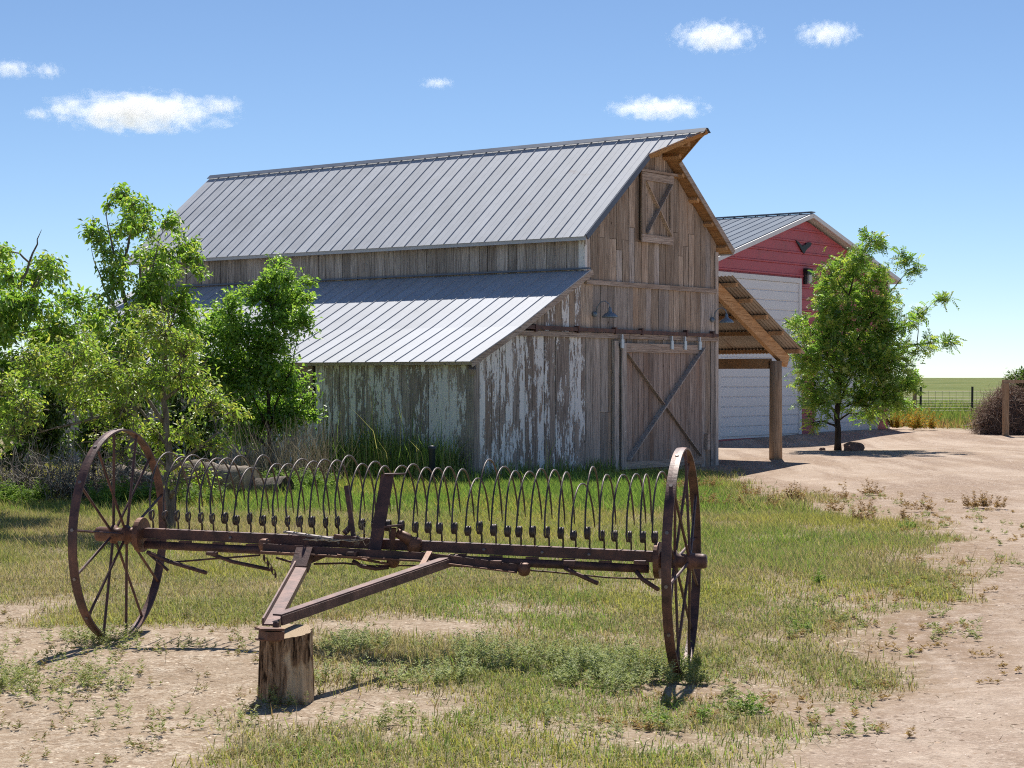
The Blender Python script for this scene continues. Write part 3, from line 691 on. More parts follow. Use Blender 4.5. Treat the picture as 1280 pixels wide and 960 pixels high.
c = MB(); p, q = seg(XL-.02, XR+.02, .03, 0); c.tube([p, q], .02, 10); c.build('axle', M_RUST, rake, smooth=True)
for k in range(15):
    s = -1.65+k*.235; c = MB(); c.box((s-.04,-.028,H(s)-.045),(s+.04,.0,H(s)-.020)); c.build('clamp', M_RUST, rake)
for s in (-1.1, -.35, .62, 1.0, 1.3):
    c = MB(); c.lathe([(.012,-.012),(.010,-.02),(.004,-.024)], 8, 'y', (s, 0, H(s)+.012)); c.build('bolt_head', M_STEEL, rake)
# tines: spring coil, rising wire and backward curved tooth
def tine_mesh(turns, k):
    pts = []; r = .030; cz_ = .085
    pts += [(.034,.0,.0),(.034,.0,.04)]
    nstep = int(10*turns)
    for i in range(nstep+1):
        a = -PI*.05+2*PI*turns*i/nstep
        pts.append((.034-.03*i/nstep*min(turns,2.2)/2.2*1.0, .004-r*math.cos(a)*1.0, cz_+.033*math.sin(a)))
    prof = [(.03,.20),(.07,.30),(.13,.385),(.21,.445),(.31,.47),(.42,.455),(.52,.40),(.60,.31),(.655,.21),(.69,.11)]
    for y, z in prof: pts.append((.0, y, z*k))
    # smooth the wire
    P_ = [Vector(p) for p in pts]; out = []
    for i in range(len(P_)-1):
        out.append(P_[i])
        if i > nstep:
            p0, p1, p2, p3 = P_[i-1], P_[i], P_[i+1], P_[min(i+2, len(P_)-1)]
            for tt in (.5,): out.append(.5*((2*p1)+(p2-p0)*tt+(2*p0-5*p1+4*p2-p3)*tt*tt+(3*p1-p0-3*p2+p3)*tt**3))
    out.append(P_[-1])
    m = MB(); m.tube(out, [.0062]*(len(out)-2)+[.005,.003], 6); return m.mesh('tine', M_TINE, True)
TM = [tine_mesh(1.25, 1.0), tine_mesh(2.25, 1.0), tine_mesh(3.25, .97)]
for k in range(40):
    s = -1.694+.08697*k; left = s < -.25
    me = TM[random.choice([0, 0, 1] if left else [1, 2, 2])]
    if k in (0, 1, 2): me = TM[0]
    sc_ = random.uniform(.96, 1.03)*(1.12 if k in (8, 15, 26, 34) else 1)*(.88 if k in (7, 33, 25) else 1)
    link('tine', me, rake, (s+random.uniform(-.008,.008), .02, H(s)+.05), (random.uniform(-.05,.05), random.uniform(-.015,.015), random.uniform(-.05,.05)), (1, 1, sc_))
# seat standard (flat spring), top flange
c = MB(); s = -.06
P0 = Vector((s-.03, -.07, H(s)-.02)); P1 = Vector((s+.012, .08, H(s)+.46))
c.beam(P0, P1, .085, .012, (0,-1,.2)); c.beam(P1+Vector((-.02,0,.004)), P1+Vector((.11,.05,.006)), .07, .010, (0,0,1), .02); c.build('seat_standard', M_RUST, rake)
c = MB(); c.beam((-.235,-.05,H(0)+.05),(-.31,.02,H(0)+.39),.03,.014,(0,-1,0)); c.build('trip_lever', M_RUST, rake)
c = MB(); c.beam((.0,-.08,H(0)+.14),(.09,-.1,H(0)+.15),.10,.012); c.beam((.045,-.09,H(0)+.13),(.02,-.06,H(0)-.01),.03,.02); c.build('foot_pedal', M_RUST, rake)
c = MB(); c.tube([(.05,-.05,H(0)+.10),(.12,-.03,H(0)+.06),(.16,.0,H(0)+.0)], [.03,.036,.03], 10); c.lathe([(.02,-.06),(.045,-.05),(.05,.03),(.02,.05)], 12, 'z', (.16,-.01,H(0)+.02)); c.build('trip_casting', M_RUSTO, rake, smooth=True)
c = MB(); c.beam((-.70,-.07,H(-.7)+.075),(-.36,-.09,H(-.36)+.045),.05,.012); c.build('lift_bar', M_STEEL, rake)
c = MB(); c.beam((-.36,-.08,H(-.3)+.06),(-.20,-.06,H(-.2)+.05),.045,.03); c.tube([(-.30,-.05,H(-.3)+.08),(-.27,-.02,H(-.3)+.12)], .02, 8); c.build('lift_bracket', M_RUST, rake)
tw = MB(); rr = random.Random(3)
for k in range(11):
    b = Vector((-.22+rr.uniform(-.05,.09), -.08+rr.uniform(-.03,.03), H(0)+.05)); pts = []
    for i in range(7):
        b = b+Vector((rr.uniform(-.03,.03), rr.uniform(-.02,.02), rr.uniform(-.028,.045))); pts.append(tuple(b))
    tw.tube(pts, .0016, 4)
for k in range(5):
    b = Vector((-.62+rr.uniform(0,.2), -.12, H(-.4)+.035)); pts = [tuple(b+Vector((.045*i, rr.uniform(-.015,.015), rr.uniform(-.006,.012)))) for i in range(8)]; tw.tube(pts, .0025, 4)
tw.build('twine_tangle', M_STRING, rake)
# front frame: cross bar of angle iron with a bent right end
pts = [(-.82,-.15,H(-.8)-.022),(.30,-.17,H(.3)-.030),(.52,-.15,H(.5)-.05),(.86,-.08,H(.86)-.085)]
c = MB()
for a, b in zip(pts[:-1], pts[1:]): c.beam(a, b, .010, .045)
c.build('cross_bar', M_RUST, rake)
c = MB()
for a, b in zip(pts[:-1], pts[1:]): c.beam(Vector(a)+Vector((0,-.03,-.026)), Vector(b)+Vector((0,-.03,-.026)), .052, .009)
c.build('cross_bar_flange', M_RUSTO, rake)
c = MB(); c.beam((-.30,-.2,H(-.3)-.045),(.02,-.10,H(0)-.10),.045,.012); c.build('inner_brace', M_RUSTO, rake)
for s, zz in ((-.83,-.07),(.04,-.135),(.90,-.145)):
    c = MB(); c.lathe([(.01,-.045),(.03,-.036),(.042,-.01),(.040,.03),(.02,.04)], 14, 'z', (s,-.09,H(s)+zz+.055)); c.build('casting', M_RUSTO, rake, smooth=True)
# tongue
inv = Matrix.Rotation(-rz, 4, 'Z')
def loc(px, py, D):
    p = at(px, py, D)-Vector((RK.x, RK.y, 0)); return inv @ p
a = loc(337, 781, 10.02); b = loc(377, 707, 11.78)
d = (b-a).normalized(); sd_ = d.cross(Vector((0,0,1))).normalized(); up_ = sd_.cross(d)
c = MB(); c.beam(a, b, .072, .010); c.beam(a-sd_*.036+up_*.016, b-sd_*.036+up_*.016, .010, .042); c.beam(a+sd_*.036-up_*.016, b+sd_*.036-up_*.016, .010, .04); c.build('tongue_arm', M_ARM, rake)
e = loc(352, 776, 10.08); f_ = loc(573, 700, 11.70)
c = MB(); c.beam(e, f_, .012, .052); d2 = (f_-e).normalized(); s2 = d2.cross(Vector((0,0,1))).normalized(); c.beam(e-s2*.03+Vector((0,0,.030)), f_-s2*.03+Vector((0,0,.030)), .06, .010); c.build('tongue_arm', M_ARM, rake)
c = MB(); c.beam(loc(519, 722, 11.3), loc(537, 690, 11.62), .035, .014); c.build('tongue_stay', M_RUSTO, rake)
c = MB(); c.beam(loc(374, 712, 11.72), loc(382, 688, 11.85), .11, .06, (0,-1,0)); c.beam(loc(382, 703, 11.8), loc(412, 690, 11.9), .03, .035); c.build('tongue_bracket', M_RUST, rake)
h0 = loc(322, 786, 9.92); h1 = loc(352, 786, 9.98)
c = MB(); c.beam(h0, h1, .10, .012); c.beam(h0+Vector((.03,0,-.035)), h1+Vector((-.01,0,-.035)), .09, .045); c.beam(h0+Vector((.0,.0,-.058)), h1+Vector((-.02,0,-.062)), .07, .008); c.build('hitch_plate', M_RUSTO, rake)
c = MB(); g = loc(345, 783, 10.0); c.lathe([(.018,-.01),(.018,.02),(.01,.03)], 8, 'z', (g.x, g.y, g.z)); c.build('hitch_bolt', M_RUST, rake)
# rods and cleaner bars under the head
def rod(pl, r, nm='rod', mat=M_RUST): c = MB(); c.tube([loc(*p) for p in pl], r, 6); c.build(nm, mat, rake, smooth=True)
rod([(184,690,12.15),(212,702,12.1),(258,716,11.95)], .014); rod([(186,692,12.15),(210,713,12.1)], .010)
rod([(213,703,12.1),(260,699,12.1),(325,694,12.0)], .007); rod([(263,692,12.1),(290,702,12.05),(338,712,11.95)], .013)
rod([(345,697,11.9),(362,702,11.9),(385,704,11.9)], .008); rod([(392,705,11.9),(430,704,11.9),(470,708,11.85)], .007)
rod([(441,701,11.8),(452,708,11.78),(470,711,11.75),(486,709,11.75)], .014); rod([(470,707,11.9),(560,707,11.85),(650,712,11.8),(690,715,11.8),(760,722,11.7),(818,724,11.6)], .006)
rod([(706,710,11.55),(718,716,11.5),(747,729,11.4)], .014); rod([(795,714,11.45),(803,724,11.42),(823,737,11.35)], .014)
for px in (265, 712, 800, 620, 440):
    g = loc(px, 703 if px > 600 else 692, 11.95-.0012*(px-265)); c = MB(); c.beam(g+Vector((-.035,0,0)), g+Vector((.035,0,0)), .04, .022); c.build('rod_clip', M_RUST, rake)
chn = MB()
for k in range(7):
    p = at(330+k*2.4, 697+k*3.6, 11.85)-Vector((RK.x, RK.y, 0)); p = inv @ p; pts = []
    for i in range(9):
        a_ = 2*PI*i/8; v_ = Vector((.010*math.cos(a_), 0, .018*math.sin(a_))) if k % 2 else Vector((0, .010*math.cos(a_), .018*math.sin(a_))); pts.append(p+v_)
    chn.tube(pts, .004, 5, False)
chn.build('chain', M_RUST, rake)

# stump under the hitch
sx, sy = -1.235, 10.10; sz = zg1(sx, sy)
stump = thing('log_stump', 'upright cut log propping the rake tongue, bark half stripped', 'stump', (sx, sy, sz-.03))
V_ = []; F_ = []; NA, NZ = 120, 14; TOPZ = .40
rs = random.Random(5); ph = [rs.uniform(0, 6.28) for _ in range(6)]
for j in range(NZ+1):
    z = TOPZ*j/NZ
    for k in range(NA):
        a = 2*PI*k/NA
        r = .142+.006*math.sin(2*a+ph[0])+.004*math.sin(5*a+ph[1])+.004*math.sin(11*a+ph[2]+z*2)+.004*math.sin(19*a+ph[3]-z*4)+.0035*math.sin(31*a+ph[4]+z*3)+.010*(1-z/TOPZ)
        zz = z+(.012*math.cos(a)+.018*math.sin(a))*(j/NZ)
        V_.append((r*math.cos(a), r*math.sin(a), zz))
for j in range(NZ):
    for k in range(NA):
        F_.append((j*NA+k, j*NA+(k+1) % NA, (j+1)*NA+(k+1) % NA, (j+1)*NA+k))
c = MB(); c.add(V_, F_); c.build('bark', M_STUMP, stump, smooth=True)
t = NT('cut_wood_face'); P = t.coords((1,1,1)); wv = t.n('ShaderNodeTexWave', wave_type='RINGS', rings_direction='Z'); wv.inputs['Scale'].default_value = 22; wv.inputs['Distortion'].default_value = 2; t.l(P, wv.inputs['Vector'])
t.bsdf(t.mix(t.math('MULTIPLY', wv.outputs['Fac'], .6), (.48,.37,.25), (.33,.235,.15)), .9, 0, t.bump(wv.outputs['Fac'], .3, .004), .15); M_CUT = t.m
c = MB(); c.add(V_[NZ*NA:]+[(0,0,TOPZ+.002)], [(k, (k+1) % NA, NA) for k in range(NA)]); c.build('cut_face', M_CUT, stump)

# ================================================================ logs, pipe, rock, post, fence
def log(label, p, q, r0, r1, seed, mat=W_DEAD):
    rr = random.Random(seed); p = Vector(p); q = Vector(q); ln = (q-p).length; d = q-p; an = math.atan2(d.y, d.x)
    o = thing('fallen_log', label, 'log', (p.x, p.y, p.z), an, 'weathered logs on the ground')
    vs = []; N, M = 16, 18; sl = d.z/ln
    for i in range(N+1):
        tt = i/N; r = (r0+(r1-r0)*tt)*(1+rr.uniform(-.08,.08))
        cx = ln*tt; cy = .05*math.sin(tt*5+seed); czz = ln*sl*tt+.03*math.sin(tt*7+seed*2)
        for k in range(M):
            a = 2*PI*k/M; rad = r*(1+.10*math.sin(3*a+seed)+.05*math.sin(7*a+tt*6)+.04*math.sin(13*a+seed))
            vs.append((cx, cy+rad*math.cos(a), czz+rad*math.sin(a)))
    fs = [(i*M+k, i*M+(k+1) % M, (i+1)*M+(k+1) % M, (i+1)*M+k) for i in range(N) for k in range(M)]
    c = MB(); c.add(vs, fs); c.build('bark', mat, o, smooth=True)
    for nm, i in (('cut_end', 0), ('cut_end', N)):
        ring = vs[i*M:(i+1)*M]; ct = tuple(sum(v[j] for v in ring)/M for j in range(3))
        c = MB(); c.add(ring+[ct], [((k, (k+1) % M, M) if i else ((k+1) % M, k, M)) for k in range(M)]); c.build('cut_end', M_CUT if mat is W_DEAD else M_BARKD, o)
def gp(px, py, D, dz=0): p = at(px, py, D); return (p.x, p.y, zg1(p.x, p.y)+dz)
log('long grey log lying at left behind the tall wheel', gp(52, 0, 26.4, .10), gp(232, 0, 25.6, .10), .13, .10, 1)
log('thick split log slanting down behind the left wheel', gp(150, 0, 27.0, .34), gp(240, 0, 25.9, .10), .15, .12, 2)
log('short fat grey log behind the rake tines', gp(232, 0, 28.0, .30), gp(312, 0, 27.4, .22), .17, .19, 3)
log('dark ended log at the edge of the bright grass', gp(300, 0, 27.8, .14), gp(357, 0, 27.0, .12), .13, .14, 4, M_BARK)
pp = at(540, 590, 30.2); c = MB(); c.lathe([(.055,-.2),(.055,.56),(.065,.57),(.065,.62),(.02,.63)], 14, 'z', (0,0,0))
tag(c.build('standpipe', M_PIPE, None, (pp.x, pp.y, zg1(pp.x, pp.y)), smooth=True), 'short dark blue pipe standing by the peeling lean-to wall', 'pipe')
def rock(label, px, D, sx_, sy_, sz_, seed):
    bpy_rng = np.random.default_rng(seed); import bmesh
    bm = bmesh.new(); bmesh.ops.create_icosphere(bm, subdivisions=3, radius=1)
    for v in bm.verts:
        p = v.co; n_ = .22*math.sin(3.1*p.x+seed)*math.sin(2.7*p.y+seed*2)+.14*math.sin(6*p.z+5*p.x+seed)
        q = [math.copysign(abs(t_)**.72, t_) for t_ in p]; v.co = Vector(((q[0])*sx_, q[1]*sy_, q[2]*sz_))*(1+n_*.5)
    me = bpy.data.meshes.new('rock'); bm.to_mesh(me); bm.free(); me.materials.append(M_ROCK)
    x = (px-640)/F*D; tag(link('rock', me, None, (x, D, zg1(x, D)+sz_*.45)), label, 'rock', 'rocks around the tree by the red shed')
rock('reddish boulder at the foot of the tree beside the shed', 1067, 44.6, .24, .2, .14, 3)
rock('small reddish rock left of the tree trunk', 1028, 45.0, .08, .08, .05, 6)
p = at(1257, 543, 56); z0 = zg1(p.x, p.y)
post = thing('wooden_post', 'square wooden post with a short top rail in front of the brush pile', 'post', (p.x, p.y, z0))
c = MB(); c.box((-.085,-.085,-.3),(.085,.085,1.60)); c.build('upright', W_POST, post)
c = MB(); c.box((-.09,-.07,1.602),(1.4,.07,1.70)); c.build('top_rail', W_POST, post)
c = MB(); c.box((1.22,-.085,-.3),(1.39,.085,1.60)); c.build('upright', W_POST, post)
# pasture fence
fy0 = 88.0
fence = thing('wire_fence', 'woven wire pasture fence along the green field behind the tree', 'fence', (18.5, fy0, 0))
fx0, fx1 = -3.2, 24.0
def fpost(px, r, h, mat, nm, dx=0):
    x = (px-640)/F*fy0-18.5+dx; zz = zg1(x+18.5, fy0); c = MB(); c.tube([(x,0,zz-.3),(x+.02,0,zz+h)], r, 8); c.build(nm, mat, fence)
for px, h, r in ((1120, .9, .07), (1143, 1.42, .10)): fpost(px, r, h, W_POST, 'wooden_post')
for px in (1150.5, 1215, 1279, 1343, 1407): fpost(px, .055, 1.32, M_BLACK, 'steel_post')
wm = MB()
for k in range(9):
    z = .05+.13*k
    wm.tube([(x, .0, zg1(x+18.5, fy0)+z) for x in np.arange(fx0, fx1, 1.5)], .008, 3)
for x in np.arange(fx0, fx1, .33):
    zz = zg1(x+18.5, fy0); wm.tube([(x, 0, zz+.05), (x, 0, zz+1.1)], .007, 3)
wm.build('wire_mesh', M_STEEL, fence)

# ================================================================ foliage tools
LEAFX = 3.4
def leaf_mesh(name, C, D, Nn, ln, wd, cols, mat, parent=None):
    """C base points, D direction, Nn normal (n,3); diamond leaf, folded along its midrib"""
    n = len(C); S = np.cross(D, Nn); S /= (np.linalg.norm(S, axis=1, keepdims=True)+1e-9)
    Nn = np.cross(S, D)
    ln = ln[:, None]; wd = wd[:, None]
    mid = C+D*ln*.45-Nn*ln*.02
    V = np.empty((n, 4, 3)); V[:, 0] = C; V[:, 1] = mid+S*wd*.5+Nn*wd*.18; V[:, 2] = C+D*ln-Nn*ln*.12; V[:, 3] = mid-S*wd*.5+Nn*wd*.18
    b = (np.arange(n)*4)[:, None]
    loops = np.concatenate([b, b+1, b+2, b, b+2, b+3], 1).ravel()
    me = npmesh(name, V.reshape(-1, 3), loops, np.full(2*n, 3), mat, np.repeat(cols, 4, 0))
    return link(name, me, parent)
def unit(v): return v/(np.linalg.norm(v, axis=-1, keepdims=True)+1e-9)
PAL = {
 'olive': [(0.264,0.374,0.066), (0.341,0.440,0.088), (0.187,0.297,0.055), (0.418,0.418,0.110), (0.242,0.352,0.066)],
 'bright': [(0.241,0.402,0.063), (0.322,0.483,0.081), (0.184,0.322,0.052), (0.414,0.483,0.092), (0.138,0.253,0.046)],
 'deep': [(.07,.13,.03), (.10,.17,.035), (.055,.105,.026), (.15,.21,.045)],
 'elm': [(0.195,0.338,0.065), (0.260,0.416,0.072), (0.143,0.267,0.058), (0.312,0.442,0.078)],
 'locust': [(0.180,0.312,0.060), (0.252,0.396,0.072), (0.132,0.246,0.054), (0.360,0.432,0.084)],
}
def tree(name, label, cat, D, base_px, trunk, blobs, pal, leaf=(.075,.035), per=160, droop=.35, pinnate=False, group=None, bark=M_BARK, seed=1, stems=None, depth=.9, wob=.10, trunk_r=.07, shoots=9, bare=False):
    rg = np.random.default_rng(seed); rr = random.Random(seed)
    X0 = (base_px-640)/F*D; Z0 = zg1(X0, D); root = thing(name, label, cat, (X0, D, Z0), 0, group)
    def LP(px, py, dy=0.0): q = at(px, py, D); return Vector((q.x-X0, dy, q.z-Z0))
    tm = MB(); nodes = []
    for ti, tk in enumerate(trunk):
        pts = [LP(px, py, dy) for px, py, dy in tk]; m = []
        if ti == 0: pts[0].z = -.1
        for i in range(len(pts)-1):
            for s_ in range(3): m.append(pts[i].lerp(pts[i+1], s_/3)+Vector((rr.uniform(-.02,.02), rr.uniform(-.02,.02), 0)))
        m.append(pts[-1]); r0 = trunk_r if ti == 0 else trunk_r*.42
        rad = [r0*(1-.9*i/(len(m)-1)) for i in range(len(m))]
        if ti == 0: rad[0] *= 1.3
        tm.tube(m, rad, 9); nodes += [(p, r) for p, r in zip(m, rad)]
    LC = []; LD = []; LN = []; LL = []; LK = []
    for (px, py, rp, *ex) in blobs:
        dens = ex[0] if ex else 1.0
        rad = rp*D/F; c = LP(px, py, rr.uniform(-depth, depth))
        # branch from the best trunk node
        best = min(nodes, key=lambda nr: (nr[0]-c).length+max(0, nr[0].z-c.z+.1)*2.5)
        p0 = best[0]; r0 = min(best[1]*.7, .028+rad*.02); mids = []
        dv = c-p0; k = 6
        for i in range(k+1):
            tt = i/k; mids.append(p0+dv*tt+Vector((rr.uniform(-1,1), rr.uniform(-1,1), rr.uniform(-.5,1)))*wob*dv.length*math.sin(PI*tt)*.5+Vector((0,0,.12*dv.length*math.sin(PI*tt))))
        tm.tube(mids, [r0*(1-.75*i/k)+.003 for i in range(k+1)], 6); nodes += [(m, r0*(1-.75*i/k)+.003) for i, m in enumerate(mids)]
        ns = int(shoots*(.6+rad*1.6)); nl = int(per*LEAFX*dens*(rad/.35)**2/ns)+3
        for s_ in range(ns):
            st = mids[rr.randint(3, k)]
            dirn = Vector((rr.gauss(0,1), rr.gauss(0,1), rr.gauss(.15,.8))).normalized()
            en = c+dirn*rad*rr.uniform(.6, 1.42); md = (st+en)*.5+Vector((rr.uniform(-1,1), rr.uniform(-1,1), rr.uniform(0,1)))*rad*.18
            cur = [st*(1-t)**2+md*2*t*(1-t)+en*t*t for t in (0,.25,.5,.75,1)]
            tm.tube(cur, [.006,.005,.004,.003,.002], 4)
            if s_ % 4 == 0 and bare:
                c2 = [st.lerp(en, q_)+Vector((rr.gauss(0,.05), rr.gauss(0,.05), -.04*q_+rr.gauss(0,.04))) for q_ in (.1,.4,.8,1.1,1.4)]; tm.tube(c2, [.006,.005,.004,.003,.002], 4); continue
            A = np.array([list(v) for v in cur]); tt = .25+.78*rg.random(nl)
            f = np.clip(tt, 0, .999)*4; i0 = f.astype(int); P = A[i0]+(A[i0+1]-A[i0])*(f-i0)[:, None]+(tt > 1)[:, None]*(A[-1]-A[-2])*.2
            ax = unit(A[i0+1]-A[i0]); out = unit(rg.normal(size=(nl, 3))+ax*.9)
            P = P+rg.normal(size=(nl, 3))*(.03+rad*.09)
            out[:, 2] -= droop; out = unit(out); nn = unit(rg.normal(size=(nl, 3))*.55+np.array([0,0,1.0]))
            colr = rg.integers(0, len(PAL[pal]), nl)
            LC.append(P); LD.append(out); LN.append(nn); LL.append(leaf[0]*(.65+.6*rg.random(nl))); LK.append(np.array(PAL[pal])[colr]*(.8+.4*rg.random((nl, 1))))
    C = np.concatenate(LC); Dd = np.concatenate(LD); Nn = np.concatenate(LN); ll = np.concatenate(LL); K = np.concatenate(LK)
    if pinnate:                        # each leaf: paired leaflets along a rachis
        m = 6; parts = [[], [], [], [], []]
        S = unit(np.cross(Dd, Nn))
        for j in range(m):
            tt = (j+.7)/m
            for sg in (-1, 1):
                parts[0].append(C+Dd*(ll*tt)[:, None]+np.array([0,0,-1])*(ll*tt*tt*.16)[:, None]); parts[1].append(unit(S*sg+Dd*.45+rg.normal(size=S.shape)*.15))
                parts[2].append(Nn+rg.normal(size=S.shape)*.2); parts[3].append(ll*.33*(1-.3*abs(tt-.5))); parts[4].append(K)
        C, Dd, Nn, ll, K = [np.concatenate(p_) for p_ in parts]; wdv = ll*.56
    else: wdv = ll*leaf[1]/leaf[0]*(.8+.4*rg.random(len(ll)))
    tm.build('trunk', bark, root, smooth=True)
    cr = leaf_mesh('crown', C, Dd, Nn, ll, wdv, K, M_LEAF, root); cr['kind'] = 'stuff'
    return root
# locust beside the shed
tree('leafy_tree', 'young feathery green tree in front of the red shed', 'tree', 45.0, 1048,
     [[(1048,563,0),(1047,520,0),(1049,470,0),(1055,420,0),(1062,370,.1),(1072,325,.1)], [(1047,540,.05),(1052,500,.2),(1075,450,.3),(1100,410,.3)], [(1049,480,0),(1030,440,-.2),(1020,400,-.3)], [(1052,470,.1),(1110,440,.3),(1150,430,.3),(1185,428,.3)], [(1070,430,.2),(1110,370,.2),(1140,335,.2)]],
     [(1050,337,19),(1070,325,18),(1085,302,13),(1100,305,9),(1030,352,16),(1062,362,30),(1090,352,24),(1125,330,12,.8),(1140,340,9,.8),(1026,388,20),(1052,400,34),(1090,395,32),(1118,385,16,.8),(1010,418,18),(1035,430,34),(1075,430,36),(1110,425,28),(1132,405,15,.8),(1155,393,0.1,.1),(1178,378,10,.9),(1160,390,9,.8),(1002,450,24),(1030,470,34),(1070,470,36),(1105,465,32),(1130,450,18),(1150,438,9,.8),(1168,428,9,.8),(1185,430,9,.9),(1145,470,12),(1005,490,20),(1018,505,22),(1082,508,22),(1095,500,30),(1125,490,22),(1135,505,14,.8),(1012,528,8),(1092,520,11),(1000,400,10,.6),(988,408,6,.8)],
     'locust', (.21,.05), 29, -.12, True, bark=M_BARKD, seed=3, depth=.85, trunk_r=.085, shoots=12)
# front olive tree
tree('leafy_tree', 'olive yellow tree with thin grey trunk and bare twigs behind the left wheel', 'tree', 21.0, 212,
     [[(212,664,0),(211,600,0),(208,540,0),(206,480,0),(204,420,.05),(200,370,.1)], [(210,560,0),(170,510,.2),(130,470,.3),(85,440,.3)], [(208,530,0),(180,490,-.2),(150,450,-.2),(120,430,-.2)], [(207,500,0),(240,470,.1),(265,440,.1)], [(211,590,0),(250,560,-.1),(285,530,-.1)], [(170,510,.2),(90,530,0),(30,545,0)]],
     [(95,445,34),(130,470,36),(175,480,34),(225,470,34),(258,505,28),(285,520,18),(150,520,30),(100,500,28),(60,470,34),(30,450,28),(215,420,34),(190,545,24),(235,545,24),(205,575,16),(250,592,14,.8),(270,560,16),(235,600,12,.7),(165,440,30),(190,400,24),(45,520,22,.8),(15,540,22,.8),(25,505,20),(120,550,16,.6),(235,440,24),(150,565,12,.6),(5,480,26)],
     'olive', (.066,.029), 320, .45, group='trees left of the barn', seed=5, depth=.55, trunk_r=.06, shoots=20, wob=.16, bare=True)
tree('leafy_tree', 'tall bright green tree rising highest at the left end of the barn roof', 'tree', 27.0, 166,
     [[(166,612,0),(166,520,0),(165,450,0),(160,400,0),(150,350,.1),(140,310,.1),(131,270,.1)], [(165,440,0),(180,380,-.1),(195,330,-.1),(205,290,-.1)], [(162,420,0),(128,360,.1),(112,310,.1)], [(150,345,.1),(160,290,.1),(165,245,.1)], [(166,470,0),(210,410,.1),(232,350,.1)]],
     [(140,240,14),(152,250,14),(128,252,8),(172,258,14),(182,270,12),(108,285,14),(122,300,15),(150,282,20),(180,292,20),(206,278,14),(218,302,18),(190,318,24),(210,345,26),(238,322,14),(248,340,9),(142,320,16),(152,352,24),(178,372,30),(214,378,26),(122,395,20),(100,370,10,.6),(228,402,22),(160,425,34),(200,435,32),(120,440,26),(165,470,34),(208,480,30),(240,430,20),(130,490,26)],
     'bright', (.085,.037), 290, .5, group='trees left of the barn', seed=9, depth=.7, trunk_r=.065, shoots=12)
tree('leafy_tree', 'spreading green tree cut by the left edge with a bare forked branch', 'tree', 23.5, -60,
     [[(-60,640,0),(-58,520,0),(-50,440,0),(-35,410,0),(0,392,0),(35,365,0),(75,335,0)], [(-50,440,0),(-30,380,.1),(-5,330,.1)], [(0,392,0),(40,400,.2),(90,405,.2)], [(20,375,0),(32,340,0),(45,305,0),(52,287,0)]],
     [(12,318,14),(8,345,18),(45,345,20,.8),(72,332,14,.8),(88,350,14,.8),(20,385,26),(60,385,26),(88,378,18),(18,425,34),(62,428,34),(98,420,24),(-20,400,34),(-30,350,26),(0,465,32),(45,460,28),(-40,450,36),(-70,400,40),(80,455,24),(112,402,18,.8),(118,448,24),(98,475,26),(40,500,26),(0,520,28),(-12,322,16),(28,345,14,.7)],
     'bright', (.085,.037), 340, .5, group='trees left of the barn', seed=13, depth=.7, trunk_r=.06, shoots=12)
tree('bush', 'dense dark green bush against the lean-to wall with bright top shoots', 'bush', 31.5, 335,
     [[(335,588,0),(336,520,0),(338,450,0),(342,390,0),(345,340,0)], [(335,540,0),(305,470,0),(295,410,0)], [(336,530,0),(365,460,0),(375,400,0)], [(335,560,0),(290,520,0),(270,470,0)]],
     [(345,330,11),(348,348,13),(330,352,12),(328,372,20),(365,352,12),(384,352,7),(366,372,17),(305,370,14),(292,388,18),(388,372,8,.8),(350,392,30),(300,415,30),(338,435,36),(376,405,20),(318,470,36),(285,480,28),(358,480,28),(275,440,26),(262,400,16),(250,420,18),(330,520,36),(368,520,22),(290,520,28),(390,498,9,.6),(255,460,22),(300,545,22),(392,520,10,.5)],
     'elm', (.085,.045), 340, .05, seed=17, depth=.5, trunk_r=.045, shoots=22, bark=M_BARKD)
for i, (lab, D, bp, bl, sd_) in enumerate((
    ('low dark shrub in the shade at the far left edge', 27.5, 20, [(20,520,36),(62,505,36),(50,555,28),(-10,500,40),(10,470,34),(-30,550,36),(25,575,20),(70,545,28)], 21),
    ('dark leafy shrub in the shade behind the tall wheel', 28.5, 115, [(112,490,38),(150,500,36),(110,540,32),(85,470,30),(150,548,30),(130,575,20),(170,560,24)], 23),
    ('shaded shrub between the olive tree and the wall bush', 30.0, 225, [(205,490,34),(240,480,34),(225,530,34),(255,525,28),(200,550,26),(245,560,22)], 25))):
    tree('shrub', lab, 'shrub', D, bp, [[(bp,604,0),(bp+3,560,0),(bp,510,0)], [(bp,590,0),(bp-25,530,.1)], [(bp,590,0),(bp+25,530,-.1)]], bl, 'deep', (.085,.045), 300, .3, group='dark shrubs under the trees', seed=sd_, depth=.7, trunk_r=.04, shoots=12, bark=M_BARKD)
tree('shrub', 'green shrub growing over the brush pile at the right edge', 'shrub', 58.5, 1275, [[(1275,540,0),(1275,500,0),(1277,475,0)], [(1275,520,0),(1262,485,0)]],
     [(1275,475,12),(1266,482,9),(1288,480,16),(1258,488,6),(1300,492,16),(1281,466,6)], 'deep', (.11,.05), 260, .2, seed=31, depth=.4, trunk_r=.04, shoots=14, bark=M_BARKD)

